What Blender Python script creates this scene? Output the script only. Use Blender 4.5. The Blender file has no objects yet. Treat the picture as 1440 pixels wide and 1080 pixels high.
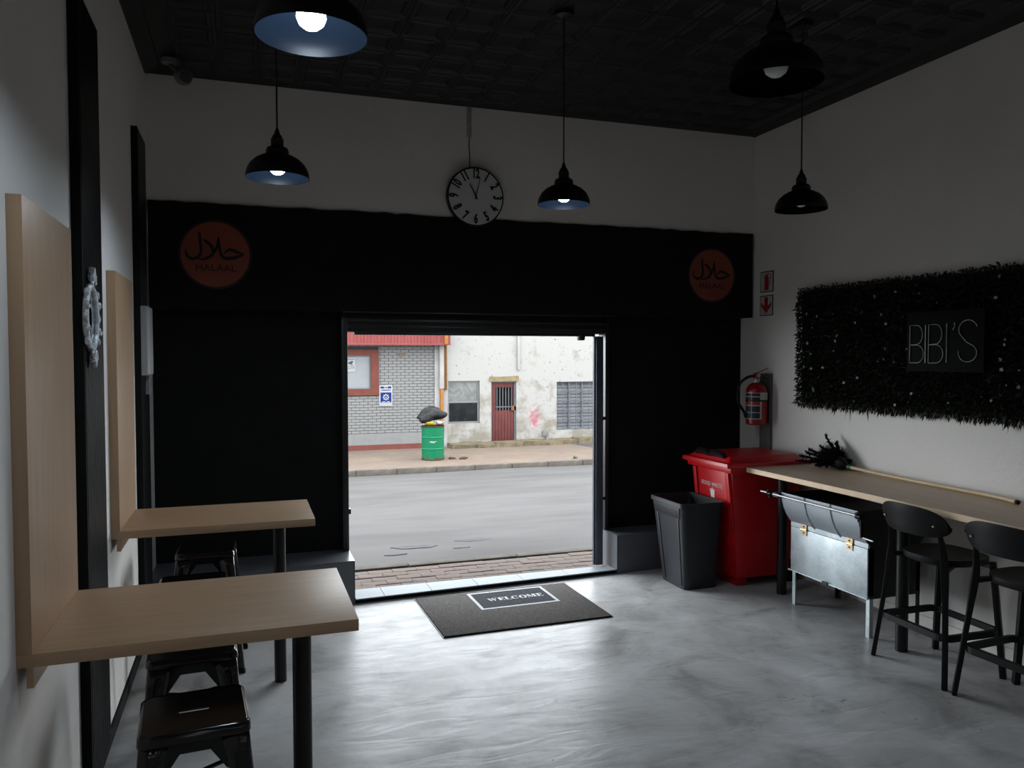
import bpy, bmesh, math, random
from mathutils import Vector, Matrix
random.seed(7)
R = math.radians
PI = math.pi
sc = bpy.context.scene
COL = sc.collection

# ------------------------------------------------------------------ camera
cam_d = bpy.data.cameras.new('camera')
cam = bpy.data.objects.new('camera', cam_d)
COL.objects.link(cam)
cam_d.sensor_width = 36.0
cam_d.lens = 1099.8 / 1440 * 36.0
cam_d.clip_start = 0.05
cam_d.clip_end = 200
yaw, pitch, roll = R(18.843), R(-2.011), R(-0.08)
F = Vector((math.sin(yaw) * math.cos(pitch), math.cos(yaw) * math.cos(pitch), math.sin(pitch)))
Rt = Vector((math.cos(yaw), -math.sin(yaw), 0))
Up = Rt.cross(F)
R2 = Rt * math.cos(roll) + Up * math.sin(roll)
U2 = -Rt * math.sin(roll) + Up * math.cos(roll)
cam.matrix_world = Matrix(((R2.x, U2.x, -F.x, 0), (R2.y, U2.y, -F.y, 0), (R2.z, U2.z, -F.z, 1.80), (0, 0, 0, 1)))
sc.camera = cam

# ------------------------------------------------------------------ world, exposure
world = bpy.data.worlds.new('overcast_sky')
sc.world = world
world.use_nodes = True
bg = world.node_tree.nodes['Background']
bg.inputs[0].default_value = (0.89, 0.955, 1.0, 1)
bg.inputs[1].default_value = 10.0
sc.view_settings.view_transform = 'Standard'
sc.view_settings.look = 'None'
sc.view_settings.gamma = 1.0
sc.view_settings.use_curve_mapping = False
sc.view_settings.exposure = 0.15
# light portal in the doorway (guides sampling of the sky only)
pd = bpy.data.lights.new('doorway_portal', 'AREA')
pd.shape = 'RECTANGLE'
pd.size = 2.2
pd.size_y = 2.0
pd.cycles.is_portal = True
portal = bpy.data.objects.new('doorway_portal', pd)
portal.location = (1.81, 6.3, 1.0)
portal.rotation_euler = (R(-90), 0, 0)
COL.objects.link(portal)

# ------------------------------------------------------------------ helpers
def lin(c):
    c = c / 255.0
    return c / 12.92 if c <= 0.04045 else ((c + 0.055) / 1.055) ** 2.4
def rgb(r, g, b):
    return (lin(r), lin(g), lin(b), 1)
def grey(v):
    return (v, v, v, 1)

def nmat(name):
    m = bpy.data.materials.new(name)
    m.use_nodes = True
    nt = m.node_tree
    return m, nt, nt.nodes['Principled BSDF'], nt.nodes.new, nt.links.new

def pmat(name, col, rough=0.5, metal=0.0, var=0.12, scale=6.0, bump=0.0, bscale=60.0, spec=0.5,
         stretch=(1, 1, 1), rvar=0.0, coat=0.0, detail=4.0, distort=0.0):
    """Principled with noise-driven colour variation, optional fine bump."""
    m, nt, b, N, L = nmat(name)
    b.inputs['Roughness'].default_value = rough
    b.inputs['Metallic'].default_value = metal
    b.inputs['Specular IOR Level'].default_value = spec
    b.inputs['Coat Weight'].default_value = coat
    tc = N('ShaderNodeTexCoord')
    mp = N('ShaderNodeMapping')
    mp.inputs['Scale'].default_value = stretch
    L(tc.outputs['Object'], mp.inputs[0])
    nz = N('ShaderNodeTexNoise')
    nz.inputs['Scale'].default_value = scale
    nz.inputs['Detail'].default_value = detail
    nz.inputs['Distortion'].default_value = distort
    L(mp.outputs[0], nz.inputs['Vector'])
    cr = N('ShaderNodeValToRGB')
    cr.color_ramp.elements[0].position = 0.3
    cr.color_ramp.elements[1].position = 0.7
    cr.color_ramp.elements[0].color = tuple(c * (1 - var) for c in col[:3]) + (1,)
    cr.color_ramp.elements[1].color = tuple(min(1, c * (1 + var)) for c in col[:3]) + (1,)
    L(nz.outputs[0], cr.inputs[0])
    L(cr.outputs[0], b.inputs['Base Color'])
    if rvar:
        mr = N('ShaderNodeMapRange')
        mr.inputs[3].default_value = max(0.02, rough - rvar)
        mr.inputs[4].default_value = min(1, rough + rvar)
        L(nz.outputs[0], mr.inputs[0])
        L(mr.outputs[0], b.inputs['Roughness'])
    if bump:
        n2 = N('ShaderNodeTexNoise')
        n2.inputs['Scale'].default_value = bscale
        n2.inputs['Detail'].default_value = 3
        L(mp.outputs[0], n2.inputs['Vector'])
        bp = N('ShaderNodeBump')
        bp.inputs['Strength'].default_value = bump
        bp.inputs['Distance'].default_value = 0.01
        L(n2.outputs[0], bp.inputs['Height'])
        L(bp.outputs[0], b.inputs['Normal'])
    return m

def emat(name, col, strength):
    m, nt, b, N, L = nmat(name)
    b.inputs['Base Color'].default_value = col
    b.inputs['Emission Color'].default_value = col
    b.inputs['Emission Strength'].default_value = strength
    return m

def obj(name, bm, mat, parent=None, smooth=None, bevel=0.0, recalc=True):
    if recalc:
        bmesh.ops.recalc_face_normals(bm, faces=bm.faces)
    if bevel:
        es = [e for e in bm.edges if len(e.link_faces) == 2 and e.calc_face_angle(0) > R(35)]
        bmesh.ops.bevel(bm, geom=es, offset=bevel, segments=2, profile=0.6, affect='EDGES', clamp_overlap=True)
        if smooth is None:
            smooth = 40
    me = bpy.data.meshes.new(name)
    bm.to_mesh(me)
    bm.free()
    for mt in (mat if isinstance(mat, (list, tuple)) else [mat]):
        me.materials.append(mt)
    if smooth is not None:
        me.shade_smooth()
        me.set_sharp_from_angle(angle=R(smooth))
    o = bpy.data.objects.new(name, me)
    COL.objects.link(o)
    if parent is not None:
        o.parent = parent
    return o

def inst(name, mesh, parent, loc=(0, 0, 0), rot=(0, 0, 0), scale=(1, 1, 1)):
    o = bpy.data.objects.new(name, mesh)
    o.location = loc
    o.rotation_euler = rot
    o.scale = scale
    COL.objects.link(o)
    o.parent = parent
    return o

def tag(o, label=None, cat=None, group=None, kind=None):
    if label: o['label'] = label
    if cat: o['category'] = cat
    if group: o['group'] = group
    if kind: o['kind'] = kind
    return o

def thing(name, label, cat, loc=(0, 0, 0), rz=0.0, group=None, kind=None):
    o = bpy.data.objects.new(name, None)
    o.empty_display_size = 0.1
    COL.objects.link(o)
    o.location = loc
    o.rotation_euler = (0, 0, rz)
    return tag(o, label, cat, group, kind)

def copy_tree(o, parent=None):
    c = o.copy()
    COL.objects.link(c)
    c.parent = parent
    for ch in list(o.children):
        copy_tree(ch, c)
    return c

def B():
    return bmesh.new()

def box(bm, lo, hi, M=None):
    x0, y0, z0 = lo
    x1, y1, z1 = hi
    P = [(x0, y0, z0), (x1, y0, z0), (x1, y1, z0), (x0, y1, z0), (x0, y0, z1), (x1, y0, z1), (x1, y1, z1), (x0, y1, z1)]
    v = [bm.verts.new(M @ Vector(p) if M else p) for p in P]
    for f in ((3, 2, 1, 0), (4, 5, 6, 7), (0, 1, 5, 4), (1, 2, 6, 5), (2, 3, 7, 6), (3, 0, 4, 7)):
        bm.faces.new([v[i] for i in f])
    return bm

def hexa(bm, bottom, top):
    """Eight-corner solid from two four-point loops."""
    a = [bm.verts.new(p) for p in bottom]
    b = [bm.verts.new(p) for p in top]
    bm.faces.new(a[::-1])
    bm.faces.new(b)
    for i in range(4):
        bm.faces.new((a[i], a[(i + 1) % 4], b[(i + 1) % 4], b[i]))
    return bm

def frame_at(d):
    d = d.normalized()
    u = d.cross(Vector((0, 0, 1)))
    if u.length < 1e-4:
        u = Vector((1, 0, 0))
    u.normalize()
    return u, d.cross(u).normalized()

def tube(bm, pts, r, n=10, closed=False, sect=None):
    """Swept round tube (or rectangular when sect=(w,h)); r may be a list."""
    P = [Vector(p) for p in pts]
    m = len(P)
    rr = r if isinstance(r, (list, tuple)) else [r] * m
    rings = []
    u = None
    for i in range(m):
        if closed:
            d = (P[(i + 1) % m] - P[i - 1])
        else:
            d = P[min(i + 1, m - 1)] - P[max(i - 1, 0)]
        d.normalize()
        if u is None:
            u, w = frame_at(d)
        else:
            u = (u - d * u.dot(d))
            u.normalize()
            w = d.cross(u).normalized()
        if sect:
            a, b = sect[0] / 2, sect[1] / 2
            k = rr[i]
            ring = [bm.verts.new(P[i] + (u * x + w * y) * k) for x, y in ((a, b), (-a, b), (-a, -b), (a, -b))]
        else:
            ring = [bm.verts.new(P[i] + (u * math.cos(2 * PI * k / n) + w * math.sin(2 * PI * k / n)) * rr[i]) for k in range(n)]
        rings.append(ring)
    q = len(rings[0])
    for i in range(m if closed else m - 1):
        a, b = rings[i], rings[(i + 1) % m]
        for k in range(q):
            bm.faces.new((a[k], a[(k + 1) % q], b[(k + 1) % q], b[k]))
    if not closed:
        bm.faces.new(rings[0][::-1])
        bm.faces.new(rings[-1])
    return bm

def lathe(bm, prof, n=28, c=(0, 0, 0), axis='Z'):
    """Revolve (r, z) profile; points with r=0 close the surface."""
    def pt(r, z, a):
        x, y = r * math.cos(a), r * math.sin(a)
        if axis == 'Z':
            p = (x, y, z)
        elif axis == 'X':
            p = (z, x, y)
        else:
            p = (x, z, y)
        return (p[0] + c[0], p[1] + c[1], p[2] + c[2])
    rings = []
    for r, z in prof:
        if r < 1e-6:
            rings.append([bm.verts.new(pt(0, z, 0))])
        else:
            rings.append([bm.verts.new(pt(r, z, 2 * PI * k / n)) for k in range(n)])
    for a, b in zip(rings, rings[1:]):
        for k in range(n):
            k2 = (k + 1) % n
            if len(a) == 1 and len(b) == 1:
                continue
            if len(a) == 1:
                bm.faces.new((a[0], b[k2], b[k]))
            elif len(b) == 1:
                bm.faces.new((a[k], a[k2], b[0]))
            else:
                bm.faces.new((a[k], a[k2], b[k2], b[k]))
    return bm

def prism(bm, outer, t0, t1, to3, holes=()):
    """Extrude a 2D outline (with holes) between t0 and t1; to3(u, v, t) -> point."""
    loops = [outer] + list(holes)
    tmp = bmesh.new()
    for lp in loops:
        vs = [tmp.verts.new((u, v, 0)) for u, v in lp]
        for i in range(len(vs)):
            tmp.edges.new((vs[i], vs[(i + 1) % len(vs)]))
    bmesh.ops.triangle_fill(tmp, use_beauty=True, edges=tmp.edges[:])
    tmp.verts.index_update()
    pts = [(v.co.x, v.co.y) for v in tmp.verts]
    tris = [[v.index for v in f.verts] for f in tmp.faces]
    tmp.free()
    a = [bm.verts.new(to3(u, v, t0)) for u, v in pts]
    b = [bm.verts.new(to3(u, v, t1)) for u, v in pts]
    for t in tris:
        bm.faces.new([a[i] for i in t])
        bm.faces.new([b[i] for i in reversed(t)])
    k = 0
    for lp in loops:
        n = len(lp)
        for i in range(n):
            j = (i + 1) % n
            bm.faces.new((a[k + i], a[k + j], b[k + j], b[k + i]))
        k += n
    return bm

XY = lambda u, v, t: (u, v, t)
XZ = lambda u, v, t: (u, t, v)
YZ = lambda u, v, t: (t, u, v)

def rrect(x0, y0, x1, y1, r, n=4):
    out = []
    for cx, cy, a0 in ((x1 - r, y1 - r, 0), (x0 + r, y1 - r, 90), (x0 + r, y0 + r, 180), (x1 - r, y0 + r, 270)):
        for k in range(n + 1):
            a = R(a0 + 90 * k / n)
            out.append((cx + r * math.cos(a), cy + r * math.sin(a)))
    return out
def circ(cx, cy, r, n=24, ry=None):
    ry = ry or r
    return [(cx + r * math.cos(2 * PI * k / n), cy + ry * math.sin(2 * PI * k / n)) for k in range(n)]
def rect(x0, y0, x1, y1):
    return [(x0, y0), (x1, y0), (x1, y1), (x0, y1)]
def stroke(pts, w):
    """Outline polygon of a 2D polyline with per-point widths."""
    P = [Vector(p) for p in pts]
    W = w if isinstance(w, (list, tuple)) else [w] * len(P)
    l, r_ = [], []
    for i, p in enumerate(P):
        d = (P[min(i + 1, len(P) - 1)] - P[max(i - 1, 0)]).normalized()
        nrm = Vector((-d.y, d.x))
        l.append(tuple(p + nrm * W[i] / 2))
        r_.append(tuple(p - nrm * W[i] / 2))
    return l + r_[::-1]
def strip3(bm, pts, w, t0, t1, to3):
    """Extruded stroke as quads (robust for curly strokes)."""
    pg = stroke(pts, w)
    n = len(pts)
    l, r_ = pg[:n], pg[n:][::-1]
    for i in range(n - 1):
        q = [l[i], l[i + 1], r_[i + 1], r_[i]]
        a = [bm.verts.new(to3(u, v, t0)) for u, v in q]
        b = [bm.verts.new(to3(u, v, t1)) for u, v in q]
        bm.faces.new(a[::-1]); bm.faces.new(b)
        for k in range(4):
            bm.faces.new((a[k], a[(k + 1) % 4], b[(k + 1) % 4], b[k]))
    return bm
def smooth_line(pts, n=6):
    """Catmull-Rom through 2D/3D points."""
    P = [Vector(p) for p in pts]
    out = []
    for i in range(len(P) - 1):
        p0, p1, p2, p3 = P[max(i - 1, 0)], P[i], P[i + 1], P[min(i + 2, len(P) - 1)]
        for k in range(n):
            t = k / n
            out.append(0.5 * ((2 * p1) + (p2 - p0) * t + (2 * p0 - 5 * p1 + 4 * p2 - p3) * t * t + (3 * p1 - p0 - 3 * p2 + p3) * t ** 3))
    out.append(P[-1])
    return [tuple(p) for p in out]

def text_pts(body, size=1.0, extrude=0.002, sx=1.0, align='CENTER', bold=0.0):
    """Mesh of a word, in the local XY plane, centred."""
    cu = bpy.data.curves.new('lettering', 'FONT')
    cu.body = body
    cu.size = size
    cu.extrude = extrude
    cu.offset = bold
    cu.align_x = align
    cu.align_y = 'CENTER'
    cu.resolution_u = 3
    o = bpy.data.objects.new('lettering', cu)
    COL.objects.link(o)
    dg = bpy.context.evaluated_depsgraph_get()
    dg.update()
    me = bpy.data.meshes.new_from_object(o.evaluated_get(dg))
    bpy.data.objects.remove(o)
    bpy.data.curves.remove(cu)
    bm = bmesh.new()
    bm.from_mesh(me)
    bpy.data.meshes.remove(me)
    for v in bm.verts:
        v.co.x *= sx
    return bm
def place(bm, fn):
    for v in bm.verts:
        v.co = Vector(fn(v.co.x, v.co.y, v.co.z))
    return bm

# ------------------------------------------------------------------ materials
def mat_wall(name, base, dirt):
    m, nt, b, N, L = nmat(name)
    b.inputs['Roughness'].default_value = 0.75
    tc = N('ShaderNodeTexCoord')
    n1 = N('ShaderNodeTexNoise'); n1.inputs['Scale'].default_value = 1.3; n1.inputs['Detail'].default_value = 5
    L(tc.outputs['Object'], n1.inputs['Vector'])
    cr = N('ShaderNodeValToRGB')
    cr.color_ramp.elements[0].position = 0.32; cr.color_ramp.elements[1].position = 0.62
    cr.color_ramp.elements[0].color = dirt; cr.color_ramp.elements[1].color = base
    L(n1.outputs[0], cr.inputs[0])
    L(cr.outputs[0], b.inputs['Base Color'])
    n2 = N('ShaderNodeTexNoise'); n2.inputs['Scale'].default_value = 28; n2.inputs['Detail'].default_value = 4
    L(tc.outputs['Object'], n2.inputs['Vector'])
    bp = N('ShaderNodeBump'); bp.inputs['Strength'].default_value = 0.25; bp.inputs['Distance'].default_value = 0.008
    L(n2.outputs[0], bp.inputs['Height']); L(bp.outputs[0], b.inputs['Normal'])
    return m

M_wall = mat_wall('white_plaster', (0.80, 0.77, 0.735, 1), (0.75, 0.72, 0.685, 1))
M_black = pmat('black_paint', grey(0.008), 0.8, var=0.2, bump=0.1, bscale=40, spec=0.15)
M_ceil = pmat('black_pressed_ceiling', grey(0.014), 0.45, var=0.2, spec=0.35)
M_blackmetal = pmat('black_metal', grey(0.006), 0.38, var=0.15, spec=0.4)
M_gloss = pmat('black_gloss_enamel', grey(0.004), 0.16, var=0.1, spec=0.55)
M_stool = pmat('black_plastic', grey(0.005), 0.45, var=0.15, spec=0.28, bump=0.05, bscale=200)
M_darkframe = pmat('dark_door_frame', grey(0.012), 0.35, var=0.2, spec=0.5)
M_gate = pmat('blue_grey_steel', rgb(62, 64, 78), 0.35, var=0.15, spec=0.5)
M_tile = pmat('grey_floor_tile', (0.10, 0.105, 0.115, 1), 0.28, var=0.06, scale=3)
M_tile_l = pmat('pale_threshold_tile', (0.25, 0.272, 0.29, 1), 0.45, var=0.04, scale=3, spec=0.05)
M_grout = pmat('grout', grey(0.10), 0.9)
M_slat = pmat('black_slat', grey(0.006), 0.35, var=0.15, spec=0.3)
M_white_plastic = pmat('white_plastic', grey(0.65), 0.4, var=0.03)
M_grey_plastic = pmat('grey_plastic', grey(0.30), 0.4, var=0.06)
M_red = pmat('red_bin_plastic', (0.50, 0.005, 0.010, 1), 0.36, var=0.08, spec=0.5)
M_black_bin = pmat('charcoal_bin_plastic', (0.014, 0.015, 0.019, 1), 0.42, var=0.2, bump=0.08, bscale=150)
M_chrome = pmat('zinc_rod', grey(0.42), 0.5, metal=1.0, var=0.05)
M_brass = pmat('brass_hinge', (0.65, 0.50, 0.30, 1), 0.35, metal=0.8, var=0.1)
M_soot = pmat('sooty_steel', grey(0.012), 0.6, var=0.3)
M_text_w = pmat('white_print', grey(0.7), 0.6, var=0.02)
M_text_k = pmat('black_print', grey(0.006), 0.7, var=0.02)

def mat_floor():
    m, nt, b, N, L = nmat('polished_concrete')
    tc = N('ShaderNodeTexCoord')
    n1 = N('ShaderNodeTexNoise'); n1.inputs['Scale'].default_value = 1.9; n1.inputs['Detail'].default_value = 8; n1.inputs['Roughness'].default_value = 0.62; n1.inputs['Distortion'].default_value = 0.6
    L(tc.outputs['Object'], n1.inputs['Vector'])
    cr = N('ShaderNodeValToRGB')
    e = cr.color_ramp.elements
    e[0].position = 0.33; e[0].color = (0.25, 0.246, 0.242, 1)
    e[1].position = 0.66; e[1].color = (0.52, 0.518, 0.52, 1)
    k = e.new(0.48); k.color = (0.40, 0.396, 0.393, 1)
    L(n1.outputs[0], cr.inputs[0])
    # trowel streaks
    mp = N('ShaderNodeMapping'); mp.inputs['Scale'].default_value = (1.0, 3.2, 1.0); mp.inputs['Rotation'].default_value = (0, 0, 0.35)
    L(tc.outputs['Object'], mp.inputs[0])
    n2 = N('ShaderNodeTexNoise'); n2.inputs['Scale'].default_value = 2.6; n2.inputs['Detail'].default_value = 7; n2.inputs['Distortion'].default_value = 1.6
    L(mp.outputs[0], n2.inputs['Vector'])
    # chipped dark flecks in clusters
    n3 = N('ShaderNodeTexNoise'); n3.inputs['Scale'].default_value = 22; n3.inputs['Detail'].default_value = 3; n3.inputs['Distortion'].default_value = 1.0
    L(tc.outputs['Object'], n3.inputs['Vector'])
    n4 = N('ShaderNodeTexNoise'); n4.inputs['Scale'].default_value = 1.7
    L(tc.outputs['Object'], n4.inputs['Vector'])
    f1 = N('ShaderNodeMapRange'); f1.inputs[1].default_value = 0.66; f1.inputs[2].default_value = 0.72
    L(n3.outputs[0], f1.inputs[0])
    f2 = N('ShaderNodeMapRange'); f2.inputs[1].default_value = 0.52; f2.inputs[2].default_value = 0.62
    L(n4.outputs[0], f2.inputs[0])
    mu = N('ShaderNodeMath'); mu.operation = 'MULTIPLY'
    L(f1.outputs[0], mu.inputs[0]); L(f2.outputs[0], mu.inputs[1])
    mx = N('ShaderNodeMix'); mx.data_type = 'RGBA'
    mx.inputs[7].default_value = (0.16, 0.157, 0.154, 1)
    L(mu.outputs[0], mx.inputs[0]); L(cr.outputs[0], mx.inputs[6])
    L(mx.outputs[2], b.inputs['Base Color'])
    mr = N('ShaderNodeMapRange'); mr.inputs[1].default_value = 0.3; mr.inputs[2].default_value = 0.7; mr.inputs[3].default_value = 0.24; mr.inputs[4].default_value = 0.42
    L(n2.outputs[0], mr.inputs[0]); L(mr.outputs[0], b.inputs['Roughness'])
    b.inputs['Specular IOR Level'].default_value = 0.075
    bp = N('ShaderNodeBump'); bp.inputs['Strength'].default_value = 0.14; bp.inputs['Distance'].default_value = 0.02
    L(n2.outputs[0], bp.inputs['Height']); L(bp.outputs[0], b.inputs['Normal'])
    return m
M_floor = mat_floor()

def mat_wood(name, dark, light, stretch, rough=0.42):
    m, nt, b, N, L = nmat(name)
    tc = N('ShaderNodeTexCoord')
    mp = N('ShaderNodeMapping'); mp.inputs['Scale'].default_value = stretch
    L(tc.outputs['Object'], mp.inputs[0])
    n1 = N('ShaderNodeTexNoise'); n1.inputs['Scale'].default_value = 3.0; n1.inputs['Detail'].default_value = 7; n1.inputs['Distortion'].default_value = 0.35
    L(mp.outputs[0], n1.inputs['Vector'])
    cr = N('ShaderNodeValToRGB')
    cr.color_ramp.elements[0].position = 0.3; cr.color_ramp.elements[1].position = 0.7
    cr.color_ramp.elements[0].color = dark; cr.color_ramp.elements[1].color = light
    L(n1.outputs[0], cr.inputs[0]); L(cr.outputs[0], b.inputs['Base Color'])
    b.inputs['Roughness'].default_value = rough
    return m
M_wood_x = mat_wood('oak_laminate_across', rgb(176, 143, 112), rgb(188, 155, 123), (1.2, 12, 12))
M_wood_z = mat_wood('oak_laminate_upright', rgb(176, 143, 112), rgb(188, 155, 123), (12, 12, 1.0))
M_counter = mat_wood('oak_counter_laminate', rgb(190, 164, 138), rgb(206, 180, 153), (12, 1.0, 12), 0.45)
M_edge = pmat('pale_wood_edging', rgb(226, 198, 164), 0.5, var=0.05, scale=20)
M_handle = pmat('pale_broom_handle', rgb(214, 188, 148), 0.45, var=0.08, scale=20)

# galvanised steel with spangle
def mat_galv():
    m, nt, b, N, L = nmat('galvanised_steel')
    tc = N('ShaderNodeTexCoord')
    vo = N('ShaderNodeTexVoronoi'); vo.inputs['Scale'].default_value = 90
    L(tc.outputs['Object'], vo.inputs['Vector'])
    n1 = N('ShaderNodeTexNoise'); n1.inputs['Scale'].default_value = 9; n1.inputs['Detail'].default_value = 6
    L(tc.outputs['Object'], n1.inputs['Vector'])
    mx = N('ShaderNodeMix'); mx.data_type = 'RGBA'; mx.inputs[0].default_value = 0.82
    L(vo.outputs['Color'], mx.inputs[6]); L(n1.outputs[0], mx.inputs[7])
    bw = N('ShaderNodeRGBToBW'); L(mx.outputs[2], bw.inputs[0])
    cr = N('ShaderNodeValToRGB')
    cr.color_ramp.elements[0].position = 0.3; cr.color_ramp.elements[1].position = 0.65
    cr.color_ramp.elements[0].color = (0.36, 0.40, 0.42, 1); cr.color_ramp.elements[1].color = (0.52, 0.575, 0.60, 1)
    L(bw.outputs[0], cr.inputs[0]); L(cr.outputs[0], b.inputs['Base Color'])
    b.inputs['Metallic'].default_value = 0.75
    b.inputs['Roughness'].default_value = 0.48
    return m
M_galv = mat_galv()
M_drumsteel = pmat('smooth_drum_steel', (0.50, 0.55, 0.60, 1), 0.38, metal=0.55, var=0.06, scale=5)

# ------------------------------------------------------------------ room dimensions
XL, XR, YW, ZC, YN = -0.62, 4.27, 5.88, 3.735, -2.6
YP = 6.07          # recessed black shopfront panels
ysk = lambda x: 5.70 + (x - 0.74) * (0.10 / 2.16)

# floor / walls / ceiling
tag(obj('floor', box(B(), (XL - 0.2, YN - 0.2, -0.2), (XR + 0.2, 5.94, 0.0)), M_floor), 'polished grey concrete floor of the shop', 'floor', kind='structure')
tag(obj('wall_left', box(B(), (XL - 0.25, YN - 0.2, -0.2), (XL, 6.2, ZC + 0.2)), M_wall), 'white plastered wall behind the wooden tables', 'wall', kind='structure')
tag(obj('wall_right', box(B(), (XR, YN - 0.2, -0.2), (XR + 0.25, 6.2, ZC + 0.2)), M_wall), 'white plastered wall behind the green hedge panel', 'wall', kind='structure')
tag(obj('wall_far', box(B(), (XL, YW, 2.87), (XR, 6.2, ZC + 0.2)), M_wall), 'white plastered wall above the black boxed beam', 'wall', kind='structure')
tag(obj('wall_near', box(B(), (XL, YN - 0.2, 0), (XR, YN, ZC)), M_wall), 'white wall behind the viewer', 'wall', kind='structure')
ceiling = tag(obj('ceiling', box(B(), (XL, YN, ZC + 0.012), (XR, YW, ZC + 0.2)), M_ceil), 'black pressed metal ceiling', 'ceiling', kind='structure')
# pressed ceiling panels
TP = 0.262
def ceil_tile():
    bm = B()
    h = TP / 2 - 0.002
    # stepped pressed square: rim, groove, raised field
    prof = [(h, 0.0), (h, 0.012), (h - 0.012, 0.014), (h - 0.022, 0.006), (h - 0.030, 0.006), (h - 0.040, 0.013), (h - 0.052, 0.002)]
    rings = []
    for a, d in prof:
        rings.append([bm.verts.new((sx * a, sy * a, -d)) for sx, sy in ((1, 1), (-1, 1), (-1, -1), (1, -1))])
    for a, b_ in zip(rings, rings[1:]):
        for k in range(4):
            bm.faces.new((a[k], a[(k + 1) % 4], b_[(k + 1) % 4], b_[k]))
    bm.faces.new(rings[-1])
    return bm
tile_proto = None
nx = int((XR - XL - 0.2) / TP)
x00 = (XL + XR) / 2 - (nx - 1) * TP / 2
rest = B()
for j in range(31):
    y = 5.68 - j * TP
    for i in range(nx):
        if j < 15:
            if tile_proto is None:
                tile_proto = obj('ceiling_panel', ceil_tile(), M_ceil, ceiling)
                tile_proto.location = (x00 + i * TP, y, ZC + 0.012)
            else:
                inst('ceiling_panel', tile_proto.data, ceiling, (x00 + i * TP, y, ZC + 0.012))
        else:
            t = ceil_tile()
            for v in t.verts:
                v.co += Vector((x00 + i * TP, y, ZC + 0.012))
            me = bpy.data.meshes.new('tmp'); t.to_mesh(me); t.free()
            rest.from_mesh(me); bpy.data.meshes.remove(me)
tag(obj('ceiling_panels', rest, M_ceil, ceiling), kind='stuff')
# coved cornice
def cornice(name, a, b, inward, label):
    prof = [(0, 0), (0.0, -0.012), (0.012, -0.016), (0.03, -0.012)] + [(0.03 + 0.07 * (1 - math.cos(t)), -0.012 + 0.0 + 0.0 - 0.0 + 0.0 + (0.0)) for t in ()] + [(0.06, -0.006), (0.10, 0.004), (0.11, 0.012)]
    bm = B()
    a, b = Vector(a), Vector(b)
    iv = Vector(inward)
    ra, rb = [], []
    for u, z in prof:
        ra.append(bm.verts.new(a + iv * u + Vector((0, 0, z))))
        rb.append(bm.verts.new(b + iv * u + Vector((0, 0, z))))
    n = len(prof)
    for i in range(n):
        bm.faces.new((ra[i], ra[(i + 1) % n], rb[(i + 1) % n], rb[i]))
    bm.faces.new(ra); bm.faces.new(rb[::-1])
    tag(obj(name, bm, M_ceil), label, 'cornice', kind='structure')
cornice('trim_1', (XL, YW, ZC), (XR, YW, ZC), (0, -1, 0), 'black cornice strip over the doorway wall')
cornice('trim_2', (XL, YN, ZC), (XL, YW, ZC), (1, 0, 0), 'black cornice strip above the table wall')
cornice('trim_3', (XR, YN, ZC), (XR, YW, ZC), (-1, 0, 0), 'black cornice strip above the hedge wall')

# black boxed beam (with slightly uneven painted upper edge)
bm = B()
n = 60
top = []
for i in range(n + 1):
    x = -0.612 + (4.245 + 0.612) * i / n
    top.append((x, 2.872 + random.uniform(-0.006, 0.006)))
prism(bm, [(-0.612, 2.14), (4.245, 2.14)] + top[::-1], YW - 0.012, 6.2, XZ)
tag(obj('trim_4', bm, M_black), 'matt black boxed beam spanning above the doorway', 'beam', kind='structure')

# recessed black shopfront panels either side of the door
tag(obj('wall_far_recess_left', box(B(), (XL, YP, 0.32), (0.70, 6.2, 2.14)), M_black), 'matt black shopfront panel behind the wooden tables', 'wall panel', kind='structure')
tag(obj('wall_far_recess_right', box(B(), (2.915, YP, 0.32), (XR, 6.2, 2.14)), M_black), 'matt black shopfront panel behind the bins', 'wall panel', kind='structure')

# unseen slab added over the shopfront to cut high sky light on the floor
tag(obj('sky_blocker', box(B(), (-6, 6.2, 2.36), (10, 7.3, 2.50)), M_darkframe), 'unseen slab added over the sidewalk to block high sky light', 'sky_blocker', kind='structure')

# plinths with tiles
def plinth(name, label, xa, xb, end_x, M_end):
    core = B()
    ins = 0.008
    hexa(core, [(xa, ysk(xa) + ins, 0), (xb, ysk(xb) + ins, 0), (xb, 6.2, 0), (xa, 6.2, 0)],
         [(xa, ysk(xa) + ins, 0.312), (xb, ysk(xb) + ins, 0.312), (xb, 6.2, 0.312), (xa, 6.2, 0.312)])
    p = tag(obj(name, core, M_grout), label, 'plinth', kind='structure')
    w = 0.45
    n = max(1, round((xb - xa) / w))
    w = (xb - xa) / n
    for i in range(n):
        a, b_ = xa + i * w + 0.002, xa + (i + 1) * w - 0.002
        t = B()   # top tile
        hexa(t, [(a, ysk(a), 0.312), (b_, ysk(b_), 0.312), (b_, YP, 0.312), (a, YP, 0.312)],
             [(a, ysk(a), 0.32), (b_, ysk(b_), 0.32), (b_, YP, 0.32), (a, YP, 0.32)])
        obj('tile', t, M_tile, p)
        t = B()   # front tile
        hexa(t, [(a, ysk(a), 0.0), (b_, ysk(b_), 0.0), (b_, ysk(b_) + ins, 0.0), (a, ysk(a) + ins, 0.0)],
             [(a, ysk(a), 0.311), (b_, ysk(b_), 0.311), (b_, ysk(b_) + ins, 0.311), (a, ysk(a) + ins, 0.311)])
        obj('tile', t, M_tile, p)
    s = 1 if end_x == xb else -1
    t = B()
    box(t, (min(end_x, end_x + s * 0.008), ysk(end_x) + 0.001, 0.0), (max(end_x, end_x + s * 0.008), 6.19, 0.318))
    obj('tile', t, M_end, p)
    return p
plinth('trim_5', 'low grey tiled plinth under the shopfront panel by the tables', XL, 0.73, 0.73, M_tile)
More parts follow.
